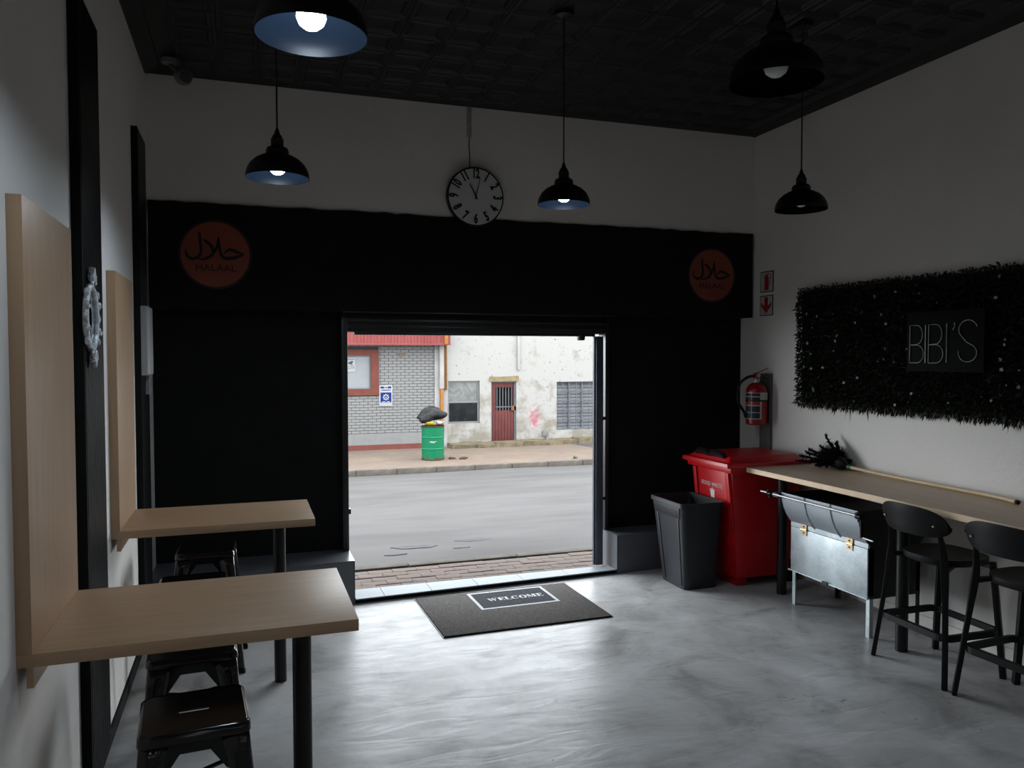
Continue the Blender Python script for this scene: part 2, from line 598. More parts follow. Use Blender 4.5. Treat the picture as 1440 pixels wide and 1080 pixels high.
plinth('trim_6', 'low grey tiled plinth beside the black rubbish bin', 2.905, XR, 2.905, M_tile)

# threshold
core = B()
hexa(core, [(0.74, ysk(0.74) + 0.01, -0.1), (2.895, ysk(2.895) + 0.01, -0.1), (2.895, 5.935, -0.1), (0.74, 5.935, -0.1)],
     [(0.74, ysk(0.74) + 0.01, 0.028), (2.895, ysk(2.895) + 0.01, 0.028), (2.895, 5.935, 0.028), (0.74, 5.935, 0.028)])
thr = tag(obj('trim_7', core, M_black), 'doorway threshold step with pale tiles', 'threshold', kind='structure')
xs = [0.742, 0.955, 1.315, 1.685, 2.063, 2.455, 2.893]
for a, b_ in zip(xs, xs[1:]):
    t = B()
    a += 0.002; b_ -= 0.002
    hexa(t, [(a, ysk(a), 0.028), (b_, ysk(b_), 0.028), (b_, 5.94, 0.028), (a, 5.94, 0.028)],
         [(a, ysk(a), 0.036), (b_, ysk(b_), 0.036), (b_, 5.94, 0.036), (a, 5.94, 0.036)])
    obj('tile', t, M_tile_l, thr)

# door frame, lintel and shutter rails
door = thing('door_1', 'black steel doorway frame open to the street', 'door frame', (1.81, 6.05, 0), kind='structure')
def dpart(name, lo, hi, m=M_darkframe, bevel=0.003):
    o_ = (1.81, 6.05, 0)
    bm = box(B(), tuple(a - b_ for a, b_ in zip(lo, o_)), tuple(a - b_ for a, b_ in zip(hi, o_)))
    return obj(name, bm, m, door, bevel=bevel)
dpart('jamb', (0.70, 6.00, 0.32), (0.735, 6.12, 2.14))
dpart('jamb', (2.882, 6.00, 0.32), (2.915, 6.12, 2.14))
dpart('lintel', (0.70, 6.02, 1.99), (2.915, 6.2, 2.14))
dpart('rail', (0.74, 5.985, 2.062), (2.88, 6.02, 2.085))
dpart('rail', (0.74, 5.995, 2.02), (2.88, 6.02, 2.034))
dpart('rail', (0.69, 5.868, 2.128), (2.92, 5.90, 2.138))
dpart('bottom_bar', (0.79, 6.03, 1.968), (2.80, 6.08, 1.99))
nub = lathe(B(), [(0, -0.05), (0.03, -0.05), (0.035, -0.03), (0.035, 0.0), (0, 0.0)], 16, (2.68 - 1.81, 0.0, 1.985))
obj('door_stop', nub, M_darkframe, door, smooth=40)
# edge strip catching light on the left jamb, with latch
dpart('strip', (0.690, 5.995, 0.32), (0.699, 6.0, 2.12))
dpart('latch', (0.733, 6.01, 0.60), (0.752, 6.05, 0.64))

gate = thing('gate_post', 'blue grey steel gate post standing in the right side of the doorway', 'gate post', (2.815, 6.0, 0.036))
obj('post', box(B(), (-0.030, -0.028, 0), (0.035, 0.028, 1.932)), M_gate, gate, bevel=0.004)
obj('edge_flange', box(B(), (-0.044, -0.012, 0), (-0.030, 0.012, 1.932)), M_gate, gate)
for z in (0.56, 1.24):
    obj('stud', tube(B(), [(0.034, 0, z), (0.070, 0, z)], 0.014, 8), M_blackmetal, gate)

# baseboards
tag(obj('baseboard_left', box(B(), (XL, YN, 0), (XL + 0.012, ysk(XL), 0.07)), M_black), 'thin black skirting along the table wall', 'skirting', kind='structure')
tag(obj('baseboard_right', box(B(), (XR - 0.012, YN, 0), (XR, 5.84, 0.07)), M_wall), 'thin white skirting along the hedge wall', 'skirting', kind='structure')
# ------------------------------------------------------------------ street outside
_in_mats = set(bpy.data.materials)
M_road = pmat('worn_asphalt', (0.0473, 0.0445, 0.0435, 1), 0.85, var=0.16, scale=1.2, bump=0.3, bscale=60, stretch=(0.5, 1.6, 1))
M_patch = pmat('dark_asphalt_patch', (0.0401, 0.0381, 0.0399, 1), 0.85, var=0.15, scale=8)
M_kerb = pmat('weathered_kerb', (0.0559, 0.0486, 0.0414, 1), 0.9, var=0.25, scale=5, bump=0.3, bscale=30)
M_soil = pmat('dry_soil', (0.0466, 0.0369, 0.0264, 1), 0.95, var=0.35, scale=7, bump=0.5, bscale=25)
M_paver = [pmat('clay_paver_' + c, col, 0.9, var=0.18, scale=9, bump=0.2, bscale=60) for c, col in
           (('pinkish', (0.0900, 0.0699, 0.0617, 1)), ('greyish', (0.0826, 0.0690, 0.0635, 1)), ('brown', (0.0845, 0.0664, 0.0568, 1)))]

zr = lambda y: -0.22 + (y - 7.25) * (-0.50 / 9.35)
# pavement on this side with pavers
pave = tag(obj('pavement_near', box(B(), (-6, 5.94, -0.35), (10, 7.13, -0.163)), M_soil), 'brick paved sidewalk just outside the doorway', 'pavement', kind='structure')
PW, PH = 0.215, 0.108
pm = {}
def paver_mesh(w, mi):
    k = (round(w, 3), mi)
    if k not in pm:
        o = obj('paver', box(B(), (-w / 2, -PH / 2 + 0.002, -0.02), (w / 2, PH / 2 - 0.002, 0.0)), M_paver[mi], pave, bevel=0.003)
        pm[k] = o.data
        return o
    return inst('paver', pm[k], pave)
rows = 10
for j in range(rows):
    y = 5.94 + 0.06 + j * 0.1165
    for i in range(26):
        x = -0.72 + i * (PW + 0.004) + (PW / 2 if j % 2 else 0)
        o = paver_mesh(PW, random.choice((0, 0, 1, 2)))
        o.location = (x, y, -0.15 + random.uniform(-0.004, 0.002))
        o.rotation_euler = (random.uniform(-0.015, 0.015), random.uniform(-0.01, 0.01), random.uniform(-0.012, 0.012))
rest = B()
for j in range(rows):
    y = 5.94 + 0.06 + j * 0.1165
    for i in list(range(-24, 0)) + list(range(26, 48)):
        x = -0.72 + i * (PW + 0.004) + (PW / 2 if j % 2 else 0)
        box(rest, (x - PW / 2, y - PH / 2 + 0.002, -0.17), (x + PW / 2, y + PH / 2 - 0.002, -0.15))
tag(obj('pavers', rest, M_paver[0], pave), kind='stuff')
kn = tag(obj('kerb_near', box(B(), (-6, 7.135, -0.4), (10, 7.25, -0.20)), M_soil), 'low concrete kerb edging the near sidewalk', 'kerb', kind='structure')
for i in range(14):
    x = -5.6 + i * 1.08
    o = obj('kerb_stone', box(B(), (-0.535, -0.055, -0.06), (0.535, 0.055, 0.0)), M_kerb, kn, bevel=0.01)
    o.location = (x, 7.195, -0.142 + random.uniform(-0.006, 0.004))
    o.rotation_euler.z = random.uniform(-0.006, 0.006)

bm = B()
ys = [7.25 + (16.62 - 7.25) * k / 24 for k in range(25)]
prev = None
for y in ys:
    row = [bm.verts.new((x, y, zr(y) + 0.012 * math.sin(x * 1.3 + y * 0.8))) for x in [-14 + 1.5 * k for k in range(24)]]
    if prev:
        for k in range(23):
            bm.faces.new((prev[k], prev[k + 1], row[k + 1], row[k]))
    prev = row
road = tag(obj('road', bm, M_road, smooth=60), 'worn grey asphalt street', 'road', kind='structure')
for cx, cy, rx, ry in ((1.72, 8.35, 0.26, 0.11), (2.45, 8.55, 0.22, 0.09), (3.15, 8.45, 0.24, 0.07), (2.2, 8.12, 0.10, 0.03), (1.45, 8.0, 0.12, 0.04)):
    pg = [(cx + rx * math.cos(a) * random.uniform(0.75, 1.1), cy + ry * math.sin(a) * random.uniform(0.7, 1.15)) for a in [2 * PI * k / 14 for k in range(14)]]
    obj('asphalt_patch', prism(B(), pg, -0.01, 0.0035, lambda u, v, t: (u, v, zr(v) + t + 0.012 * math.sin(u * 1.3 + v * 0.8))), M_patch, road)

def mat_farpave():
    m, nt, b, N, L = nmat('distant_brick_paving')
    tc = N('ShaderNodeTexCoord')
    br = N('ShaderNodeTexBrick')
    br.inputs['Scale'].default_value = 1.0
    br.inputs['Brick Width'].default_value = 0.22; br.inputs['Row Height'].default_value = 0.11; br.inputs['Mortar Size'].default_value = 0.006
    br.inputs['Color1'].default_value = (0.0910, 0.0665, 0.0546, 1); br.inputs['Color2'].default_value = (0.0776, 0.0609, 0.0511, 1); br.inputs['Mortar'].default_value = (0.0504, 0.0406, 0.0317, 1)
    L(tc.outputs['Object'], br.inputs['Vector'])
    nz = N('ShaderNodeTexNoise'); nz.inputs['Scale'].default_value = 1.6; nz.inputs['Detail'].default_value = 6
    L(tc.outputs['Object'], nz.inputs['Vector'])
    mr = N('ShaderNodeMapRange'); mr.inputs[1].default_value = 0.5; mr.inputs[2].default_value = 0.68
    L(nz.outputs[0], mr.inputs[0])
    mx = N('ShaderNodeMix'); mx.data_type = 'RGBA'; mx.inputs[7].default_value = (0.0891, 0.0719, 0.0511, 1)
    L(mr.outputs[0], mx.inputs[0]); L(br.outputs[0], mx.inputs[6]); L(mx.outputs[2], b.inputs['Base Color'])
    b.inputs['Roughness'].default_value = 0.9
    return m
tag(obj('pavement_far', box(B(), (-12, 16.74, -1.0), (20, 21.5, -0.62)), mat_farpave()), 'brick paved sidewalk across the street', 'pavement', kind='structure')
tag(obj('driveway', prism(B(), [(8.55, 19.9), (9.1, 16.76), (12.5, 16.76), (12.5, 19.9)], -0.62, -0.612, XY), M_patch), 'dark asphalt driveway strip across the far sidewalk', 'driveway', kind='structure')
kf = tag(obj('kerb_far', box(B(), (-12, 16.62, -1.0), (20, 16.74, -0.66)), M_soil), 'concrete kerb along the far side of the street', 'kerb', kind='structure')
for i in range(-11, 17):
    x = 2.19 + i * 0.87 + 0.43
    o = obj('kerb_stone', box(B(), (-0.429, -0.07, -0.13), (0.429, 0.07, 0.0)), M_kerb, kf, bevel=0.012)
    o.location = (x, 16.67, -0.605 + random.uniform(-0.006, 0.006))
    o.rotation_euler.z = random.uniform(-0.006, 0.006)

# ---- grey brick shop across the street
YF = 20.35
M_gbrick = pmat('grey_painted_brick', (0.1027, 0.0996, 0.0969, 1), 0.8, var=0.08, scale=3)
M_gmortar = pmat('dark_mortar', (0.0275, 0.0262, 0.0267, 1), 0.9)
M_gplinth = pmat('grey_painted_plinth', (0.0969, 0.0941, 0.0915, 1), 0.8, var=0.06)
M_rplinth = pmat('red_painted_plinth', (0.0729, 0.0239, 0.0194, 1), 0.7, var=0.1)
M_rsheet = pmat('red_roof_sheet', (0.1004, 0.0252, 0.0234, 1), 0.5, var=0.1, scale=2)
M_rframe = pmat('red_brown_frame', (0.0650, 0.0208, 0.0149, 1), 0.6, var=0.1)
M_orange = pmat('orange_drainpipe', (0.1384, 0.0561, 0.0142, 1), 0.55, var=0.15)
M_shade = pmat('pale_window_blind', (0.1162, 0.1200, 0.1234, 1), 0.25, var=0.04)
M_alu = pmat('aluminium_frame', (0.0852, 0.0849, 0.0846, 1), 0.4, metal=0.3, var=0.05)
M_signw = pmat('sign_white', grey(0.1549), 0.5, var=0.03)
M_signb = pmat('sign_blue', (0.0046, 0.0092, 0.0598, 1), 0.5, var=0.08)
M_vent = pmat('terracotta_vent', (0.0776, 0.0369, 0.0176, 1), 0.8, var=0.2)
M_room_shade = pmat('painted_room_shade', grey(0.0037), 0.9)  # near-black colour stands in for the shade of unlit rooms

O = Vector((3.4, YF, -0.62))
bb = thing('brick_building', 'grey painted brick shop with red gutter and red plinth', 'building', O)
def P3(bm, to=O):
    for v in bm.verts:
        v.co -= to
    return bm
W0, W1, V0, V1 = 1.85, 3.28, 0.80, 1.985     # window surround outline
core = B()
prism(core, [(-6, -0.62), (5.0, -0.62), (5.0, 2.6), (-6, 2.6)], YF + 0.02, YF + 3.0, XZ, holes=[rect(W0 + 0.1, V0 + 0.1, W1 - 0.1, V1 - 0.1)])
obj('wall', P3(core), M_gmortar, bb)
BW, BH = 0.215, 0.075
bmesh_cache = {}
def brick(x0, x1, z):
    w = round(x1 - x0, 3)
    if w not in bmesh_cache:
        o = obj('brick', box(B(), (-w / 2 + 0.006, -0.014, 0.006), (w / 2 - 0.006, 0.012, BH - 0.006)), M_gbrick, bb)
        bmesh_cache[w] = o.data
    else:
        o = inst('brick', bmesh_cache[w], bb)
    o.location = Vector(((x0 + x1) / 2, YF + 0.012 + random.uniform(-0.002, 0.002), z)) - O
rest = B()
cnt = 0
for j in range(31):
    z = -0.19 + j * BH
    xend = 4.765
    x = 2.36 - BW * 39 + (BW / 2 if j % 2 else 0)
    while x < xend - 0.02:
        a, b_ = x, min(x + BW, xend)
        x += BW
        if z + BH > V0 and z < V1 and b_ > W0 and a < W1:
            if b_ > W1 + 0.03 and a < W1:
                a = W1
            elif a < W0 - 0.03 and b_ > W0:
                b_ = W0
            else:
                continue
        if b_ > 2.36 and cnt < 298:
            cnt += 1
            brick(a, b_, z)
        else:
            box(rest, (a + 0.006, YF - 0.002, z + 0.006), (b_ - 0.006, YF + 0.024, z + BH - 0.006))
tag(obj('bricks', P3(rest), M_gbrick, bb), kind='stuff')
obj('plinth', P3(box(B(), (-6, YF - 0.01, -0.49), (4.765, YF + 0.1, -0.195))), M_gplinth, bb)
tag(obj('plinth', P3(box(B(), (-6, YF - 0.05, -0.62), (4.765, YF + 0.1, -0.49))), M_rplinth, bb), 'red painted base course')
# red gutter fascia of ribbed sheet
fas = obj('fascia', P3(box(B(), (-6, YF - 0.42, 2.12), (5.10, YF - 0.40, 2.62))), M_rsheet, bb)
for i in range(24):
    x = 1.0 + i * 0.172
    pr = [(x - 0.045, YF - 0.42), (x - 0.025, YF - 0.445), (x + 0.025, YF - 0.445), (x + 0.045, YF - 0.42)]
    obj('rib', P3(prism(B(), pr, 2.15, 2.62, XY)), M_rsheet, fas)
obj('gutter_lip', P3(box(B(), (-6, YF - 0.46, 2.10), (5.10, YF - 0.40, 2.15))), M_rsheet, fas)
obj('soffit', P3(box(B(), (-6, YF - 0.41, 2.12), (5.10, YF + 0.03, 2.14))), M_rplinth, bb)
obj('roof', P3(hexa(B(), [(-6, YF - 0.42, 2.6), (5.1, YF - 0.42, 2.6), (5.1, YF + 3.0, 2.75), (-6, YF + 3.0, 2.75)],
               [(-6, YF - 0.42, 2.63), (5.1, YF - 0.42, 2.63), (5.1, YF + 3.0, 2.8), (-6, YF + 3.0, 2.8)])), M_rsheet, bb)
# window with red surround
wn = obj('window', P3(prism(B(), rect(W0, V0, W1, V1), YF - 0.05, YF + 0.06, XZ, holes=[rect(W0 + 0.2, V0 + 0.17, W1 - 0.2, V1 - 0.15)])), M_rframe, bb)
obj('window_frame', P3(prism(B(), rect(W0 + 0.19, V0 + 0.16, W1 - 0.19, V1 - 0.14), YF + 0.02, YF + 0.05, XZ, holes=[rect(W0 + 0.23, V0 + 0.20, W1 - 0.23, V1 - 0.18)])), M_alu, wn)
obj('pane', P3(box(B(), (W0 + 0.2, YF + 0.045, V0 + 0.17), (W1 - 0.2, YF + 0.055, V1 - 0.15))), M_shade, wn)
# camera notice taped in the window
nt_ = thing('notice', 'small white camera notice in the red framed window', 'notice', (2.56, YF + 0.03, 1.42))
obj('sheet', box(B(), (-0.15, -0.004, -0.01), (0.13, 0.0, 0.34)), M_signw, nt_)
obj('camera_symbol', prism(B(), [(-0.06, 0.22), (0.05, 0.28), (0.08, 0.24), (0.03, 0.20), (0.07, 0.18), (0.06, 0.165), (0.0, 0.185), (-0.05, 0.20)], -0.007, -0.004, XZ), M_text_k, nt_)
obj('lettering', place(text_pts('CCTV', 0.11, 0.001, 0.8), lambda x, y, z: (x - 0.005, -0.006 + z, y + 0.10)), M_text_k, nt_)
obj('border', box(B(), (-0.13, -0.006, 0.305), (0.11, -0.004, 0.318)), M_text_k, nt_)
# blue star notice on the bricks
st = thing('wall_sign', 'blue and white star sign mounted on grey bricks', 'sign', (3.465, YF - 0.012, 0.51))
obj('board', box(B(), (-0.175, -0.012, 0.0), (0.175, 0.0, 0.545)), M_signw, st, bevel=0.004)
obj('blue_panel', box(B(), (-0.14, -0.016, 0.10), (0.14, -0.012, 0.36)), M_signb, st)
for a, b_ in ((-0.14, -0.05), (0.05, 0.14)):
    obj('blue_panel', box(B(), (a, -0.016, 0.465), (b_, -0.012, 0.515)), M_signb, st)
obj('blue_panel', box(B(), (-0.04, -0.016, 0.48), (0.04, -0.012, 0.50)), M_signb, st)
for x in (-0.11, -0.07, -0.03, 0.01, 0.05, 0.09):
    obj('print_mark', box(B(), (x, -0.016, 0.405), (x + 0.028, -0.012, 0.435)), M_signb, st)
pts = []
for k in range(16):
    rr = 0.095 if k % 2 == 0 else 0.062
    pts.append((rr * math.sin(2 * PI * k / 16), 0.235 + rr * math.cos(2 * PI * k / 16)))
obj('star', prism(B(), pts, -0.020, -0.016, XZ), M_signw, st)
obj('star_centre', prism(B(), circ(0, 0.235, 0.045, 16), -0.023, -0.020, XZ), M_signb, st)
obj('star_mark', prism(B(), [(-0.022, 0.225), (0, 0.262), (0.022, 0.225), (0.010, 0.21), (-0.010, 0.21)], -0.025, -0.023, XZ), M_signw, st)
for a, b_ in ((-0.10, -0.02), (0.02, 0.10)):
    obj('print_mark', box(B(), (a, -0.020, 0.108), (b_, -0.016, 0.128)), M_signw, st)
# air brick
vt = obj('vent', P3(box(B(), (3.76, YF - 0.004, 1.80), (3.97, YF + 0.01, 1.92))), M_gbrick, bb)
for k in range(4):
    obj('vent_bar', P3(box(B(), (3.775 + k * 0.052, YF - 0.008, 1.805), (3.80 + k * 0.052, YF + 0.004, 1.915))), M_vent, vt)
# white pilaster and drainpipe
M_facade = None
def mat_facade():
    m, nt, b, N, L = nmat('peeling_white_paint')
    tc = N('ShaderNodeTexCoord')
    n1 = N('ShaderNodeTexNoise'); n1.inputs['Scale'].default_value = 2.2; n1.inputs['Detail'].default_value = 9; n1.inputs['Roughness'].default_value = 0.65
    L(tc.outputs['Object'], n1.inputs['Vector'])
    geo = N('ShaderNodeSeparateXYZ'); L(tc.outputs['Object'], geo.inputs[0])
    # more peeling low on the wall
    hz = N('ShaderNodeMapRange'); hz.inputs[1].default_value = 2.0; hz.inputs[2].default_value = 0.0; hz.inputs[3].default_value = -0.10; hz.inputs[4].default_value = 0.10
    L(geo.outputs[2], hz.inputs[0])
    ad = N('ShaderNodeMath'); ad.operation = 'ADD'
    L(n1.outputs[0], ad.inputs[0]); L(hz.outputs[0], ad.inputs[1])
    cr = N('ShaderNodeValToRGB')
    e = cr.color_ramp.elements
    e[0].position = 0.46; e[0].color = (0.1550, 0.1477, 0.1393, 1)
    e[1].position = 0.64; e[1].color = (0.0988, 0.0886, 0.0723, 1)
    L(ad.outputs[0], cr.inputs[0])
    # specks
    n3 = N('ShaderNodeTexNoise'); n3.inputs['Scale'].default_value = 13; n3.inputs['Detail'].default_value = 2
    L(tc.outputs['Object'], n3.inputs['Vector'])
    s3 = N('ShaderNodeMapRange'); s3.inputs[1].default_value = 0.64; s3.inputs[2].default_value = 0.72
    L(n3.outputs[0], s3.inputs[0])
    mx = N('ShaderNodeMix'); mx.data_type = 'RGBA'; mx.inputs[7].default_value = (0.0776, 0.0701, 0.0598, 1)
    L(s3.outputs[0], mx.inputs[0]); L(cr.outputs[0], mx.inputs[6])
    # pink splash of paint
    vm = N('ShaderNodeVectorMath'); vm.operation = 'SUBTRACT'; vm.inputs[1].default_value = (2.51, 0.0, 0.72)
    L(tc.outputs['Object'], vm.inputs[0])
    vs = N('ShaderNodeVectorMath'); vs.operation = 'MULTIPLY'; vs.inputs[1].default_value = (3.6, 0, 2.2)
    L(vm.outputs[0], vs.inputs[0])
    ln = N('ShaderNodeVectorMath'); ln.operation = 'LENGTH'; L(vs.outputs[0], ln.inputs[0])
    n4 = N('ShaderNodeTexNoise'); n4.inputs['Scale'].default_value = 9; n4.inputs['Detail'].default_value = 5
    L(tc.outputs['Object'], n4.inputs['Vector'])
    a4 = N('ShaderNodeMath'); a4.operation = 'MULTIPLY_ADD'; a4.inputs[1].default_value = 2.6; a4.inputs[2].default_value = -1.1
    L(n4.outputs[0], a4.inputs[0])
    sb = N('ShaderNodeMath'); sb.operation = 'SUBTRACT'
    L(a4.outputs[0], sb.inputs[0]); L(ln.outputs['Value'], sb.inputs[1])
    mp = N('ShaderNodeMapRange'); mp.inputs[1].default_value = -0.45; mp.inputs[2].default_value = 0.0; mp.inputs[4].default_value = 0.8
    L(sb.outputs[0], mp.inputs[0])
    m2 = N('ShaderNodeMix'); m2.data_type = 'RGBA'; m2.inputs[7].default_value = (0.1627, 0.0406, 0.0598, 1)
    L(mp.outputs[0], m2.inputs[0]); L(mx.outputs[2], m2.inputs[6]); L(m2.outputs[2], b.inputs['Base Color'])
    b.inputs['Roughness'].default_value = 0.85
    bp = N('ShaderNodeBump'); bp.inputs['Strength'].default_value = 0.3; bp.inputs['Distance'].default_value = 0.02
    L(n1.outputs[0], bp.inputs['Height']); L(bp.outputs[0], b.inputs['Normal'])
    return m
M_facade = mat_facade()
M_wpaint = pmat('white_painted_pilaster', (0.1550, 0.1477, 0.1410, 1), 0.8, var=0.08, scale=4)
obj('pilaster', P3(box(B(), (4.766, YF - 0.03, -0.62), (5.098, YF + 0.4, 2.12))), M_wpaint, bb)
dp = obj('drainpipe', P3(box(B(), (4.90, YF - 0.115, -0.3), (4.99, YF - 0.03, 0.95))), M_orange, bb, bevel=0.01)
obj('bracket', P3(box(B(), (4.885, YF - 0.12, 0.55), (5.005, YF - 0.03, 0.58))), M_alu, dp)
ub = obj('drainpipe', P3(box(B(), (4.88, YF - 0.13, 0.95), (5.00, YF - 0.03, 2.10))), M_wpaint, bb, bevel=0.01)
obj('drainpipe', P3(box(B(), (5.005, YF - 0.10, 0.92), (5.085, YF - 0.03, 2.10))), pmat('dark_brown_strip', (0.0620, 0.0258, 0.0070, 1), 0.7, var=0.3), bb, bevel=0.01)  # plain dark brown upright strip beside the upper pipe
obj('drainpipe', P3(box(B(), (4.93, YF - 0.50, 2.12), (5.02, YF - 0.44, 2.62))), M_orange, bb, bevel=0.01)

# ---- white building across the street
O2 = Vector((5.1, YF, -0.62))
wb = thing('white_building', 'peeling white painted building with brown door and two windows', 'building', O2)
Q = lambda bm: P3(bm, O2)
A0, A1, AZ0, AZ1 = 5.115, 6.02, -0.005, 1.145
D0, D1, DZ0, DZ1 = 6.345, 7.07, -0.57, 1.115
B0, B1, BZ0, BZ1 = 8.27, 9.55, -0.27, 1.09
wl = B()
prism(wl, rect(5.1, -0.62, 14.5, 3.3), YF + 0.0, YF + 0.25, XZ, holes=[rect(A0 + 0.02, AZ0, A1, AZ1), rect(D0, DZ0, D1, DZ1), rect(B0, BZ0, B1, BZ1)])
obj('wall', Q(wl), M_facade, wb)
obj('inner_wall', Q(box(B(), (5.1, YF + 0.6, -0.62), (14.5, YF + 3, 3.3))), M_room_shade, wb)  # coloured near black to give the shade inside the building
obj('roof', Q(box(B(), (5.12, YF - 0.05, 3.3), (14.6, YF + 3.1, 3.42))), M_alu, wb)
obj('conduit', Q(box(B(), (7.09, YF - 0.05, 1.43), (7.17, YF, 3.2))), M_facade, wb, bevel=0.008)
# window with two panes
M_glassd = pmat('dark_window_glass', (0.0059, 0.0066, 0.0070, 1), 0.08, var=0.6, scale=4, spec=0.6)
M_glassl = pmat('plastic_lined_glass', (0.0620, 0.0627, 0.0598, 1), 0.25, var=0.5, scale=3, spec=0.6, distort=2.0)
wa = obj('window', Q(prism(B(), rect(A0 + 0.02, AZ0, A1, AZ1), YF + 0.06, YF + 0.12, XZ, holes=[rect(A0 + 0.06, AZ0 + 0.05, A1 - 0.05, 0.55), rect(A0 + 0.06, 0.60, A1 - 0.05, AZ1 - 0.04)])), M_alu, wb)
obj('pane', Q(box(B(), (A0 + 0.05, YF + 0.085, AZ0 + 0.04), (A1 - 0.04, YF + 0.095, 0.56))), M_glassd, wa)
obj('pane', Q(box(B(), (A0 + 0.05, YF + 0.085, 0.59), (A1 - 0.04, YF + 0.095, AZ1 - 0.03))), M_glassl, wa)
# door of planks with barred opening
M_bdoor = pmat('red_brown_door', (0.0504, 0.0155, 0.0142, 1), 0.6, var=0.15, scale=4)
M_bar = pmat('grey_window_bar', (0.0543, 0.0553, 0.0598, 1), 0.5, var=0.1)
dr = obj('door', Q(prism(B(), rect(D0 + 0.03, DZ0 + 0.005, D1 - 0.05, DZ1 - 0.03), YF + 0.07, YF + 0.11, XZ, holes=[rect(D0 + 0.15, 0.32, D1 - 0.08, 0.955)])), M_bdoor, wb)
npl = 7
for k in range(npl):
    w = (D1 - D0 - 0.10) / npl
    a = D0 + 0.04 + k * w
    obj('plank', Q(box(B(), (a + 0.006, YF + 0.055, DZ0 + 0.01), (a + w - 0.006, YF + 0.07, 0.27))), M_bdoor, dr, bevel=0.004)
for k in range(6):
    x = D0 + 0.19 + k * 0.085
    obj('bar', Q(tube(B(), [(x, YF + 0.085, 0.27), (x, YF + 0.085, 1.0)], 0.014, 6)), M_bar, dr)
obj('bar', Q(box(B(), (D0 + 0.14, YF + 0.07, 0.40), (D1 - 0.07, YF + 0.10, 0.43))), M_bar, dr)
obj('opening_shade', Q(box(B(), (D0 + 0.13, YF + 0.12, 0.30), (D1 - 0.06, YF + 0.13, 0.97))), M_room_shade, dr)  # near-black sheet painted as the shade behind the bars
obj('lock', Q(box(B(), (D1 - 0.14, YF + 0.03, 0.31), (D1 + 0.02, YF + 0.07, 0.44))), M_vent, dr, bevel=0.01)
for z in (-0.1, 0.85):
    obj('hinge', Q(tube(B(), [(D0 + 0.015, YF + 0.05, z), (D0 + 0.015, YF + 0.05, z + 0.12)], 0.018, 6)), M_vent, dr)
df = obj('door_frame', Q(prism(B(), rect(D0, DZ0, D1, DZ1), YF + 0.03, YF + 0.12, XZ, holes=[rect(D0 + 0.03, DZ0 - 0.0 + 0.001, D1 - 0.05, DZ1 - 0.03)])), M_bar, wb)
M_ochre = pmat('bare_ochre_plaster', (0.1006, 0.0757, 0.0441, 1), 0.9, var=0.25, scale=6, bump=0.4, bscale=20)
lint = B()
pg = [(D0 - 0.05, 1.12), (D1 + 0.06, 1.12), (D1 + 0.07, 1.2), (D1 + 0.05, 1.27), (6.9, 1.26), (6.6, 1.25), (D0 - 0.03, 1.26), (D0 - 0.06, 1.19)]
obj('lintel', Q(prism(lint, pg, YF - 0.03, YF + 0.05, XZ)), M_ochre, wb)
# barred window with blind
M_blind = pmat('striped_window_blind', (0.0814, 0.0811, 0.0881, 1), 0.6, var=0.1)
wbw = obj('window', Q(prism(B(), rect(B0, BZ0, B1, BZ1), YF + 0.05, YF + 0.10, XZ, holes=[rect(B0 + 0.03, BZ0 + 0.03, B0 + 0.38, BZ1 - 0.03), rect(B0 + 0.42, BZ0 + 0.03, B0 + 0.78, BZ1 - 0.03), rect(B0 + 0.82, BZ0 + 0.03, B1 - 0.03, BZ1 - 0.03)])), M_bar, wb)
for k in range(15):
    z = BZ0 + 0.02 + k * 0.09
    bl = B()
    hexa(bl, [(B0 + 0.02, YF + 0.125, z), (B1 - 0.02, YF + 0.125, z), (B1 - 0.02, YF + 0.135, z), (B0 + 0.02, YF + 0.135, z)],
         [(B0 + 0.02, YF + 0.165, z + 0.085), (B1 - 0.02, YF + 0.165, z + 0.085), (B1 - 0.02, YF + 0.175, z + 0.085), (B0 + 0.02, YF + 0.175, z + 0.085)])
    obj('blind_slat', Q(bl), M_blind, wbw)
for k in range(1, 5):
    z = BZ0 + k * 0.27
    obj('bar', Q(box(B(), (B0, YF + 0.03, z), (B1, YF + 0.05, z + 0.02))), M_bar, wbw)
for x in (B0 + 0.20, B0 + 0.60, B0 + 1.0):
    obj('bar', Q(box(B(), (x, YF + 0.035, BZ0), (x + 0.018, YF + 0.055, BZ1))), M_bar, wbw)
obj('meter_box', Q(box(B(), (7.83, YF - 0.06, -0.42), (7.99, YF, -0.27))), pmat('grey_meter_box', (0.0776, 0.0739, 0.0670, 1), 0.7), wb, bevel=0.006)
obj('pipe', Q(tube(B(), [(7.93, YF - 0.03, -0.62), (7.93, YF - 0.03, -0.40)], 0.02, 8)), M_bar, wb)
# rough footing ledge
M_foot = pmat('rough_footing_stone', (0.0717, 0.0571, 0.0371, 1), 0.95, var=0.3, scale=6, bump=0.6, bscale=18)
x = 5.12
k = 0
while x < 9.4:
    w = random.uniform(0.35, 0.8)
    b2 = box(B(), (x, YF - 0.55 + random.uniform(-0.08, 0.08), -0.66), (x + w, YF + 0.02, -0.50 + random.uniform(-0.02, 0.03)))
    bmesh.ops.subdivide_edges(b2, edges=b2.edges[:], cuts=2, use_grid_fill=True)
    for v in b2.verts:
        v.co += Vector((random.uniform(-0.01, 0.01), random.uniform(-0.03, 0.03), random.uniform(-0.02, 0.02)))
    obj('footing_stone', Q(b2), M_foot, wb, smooth=60)
    x += w - 0.01

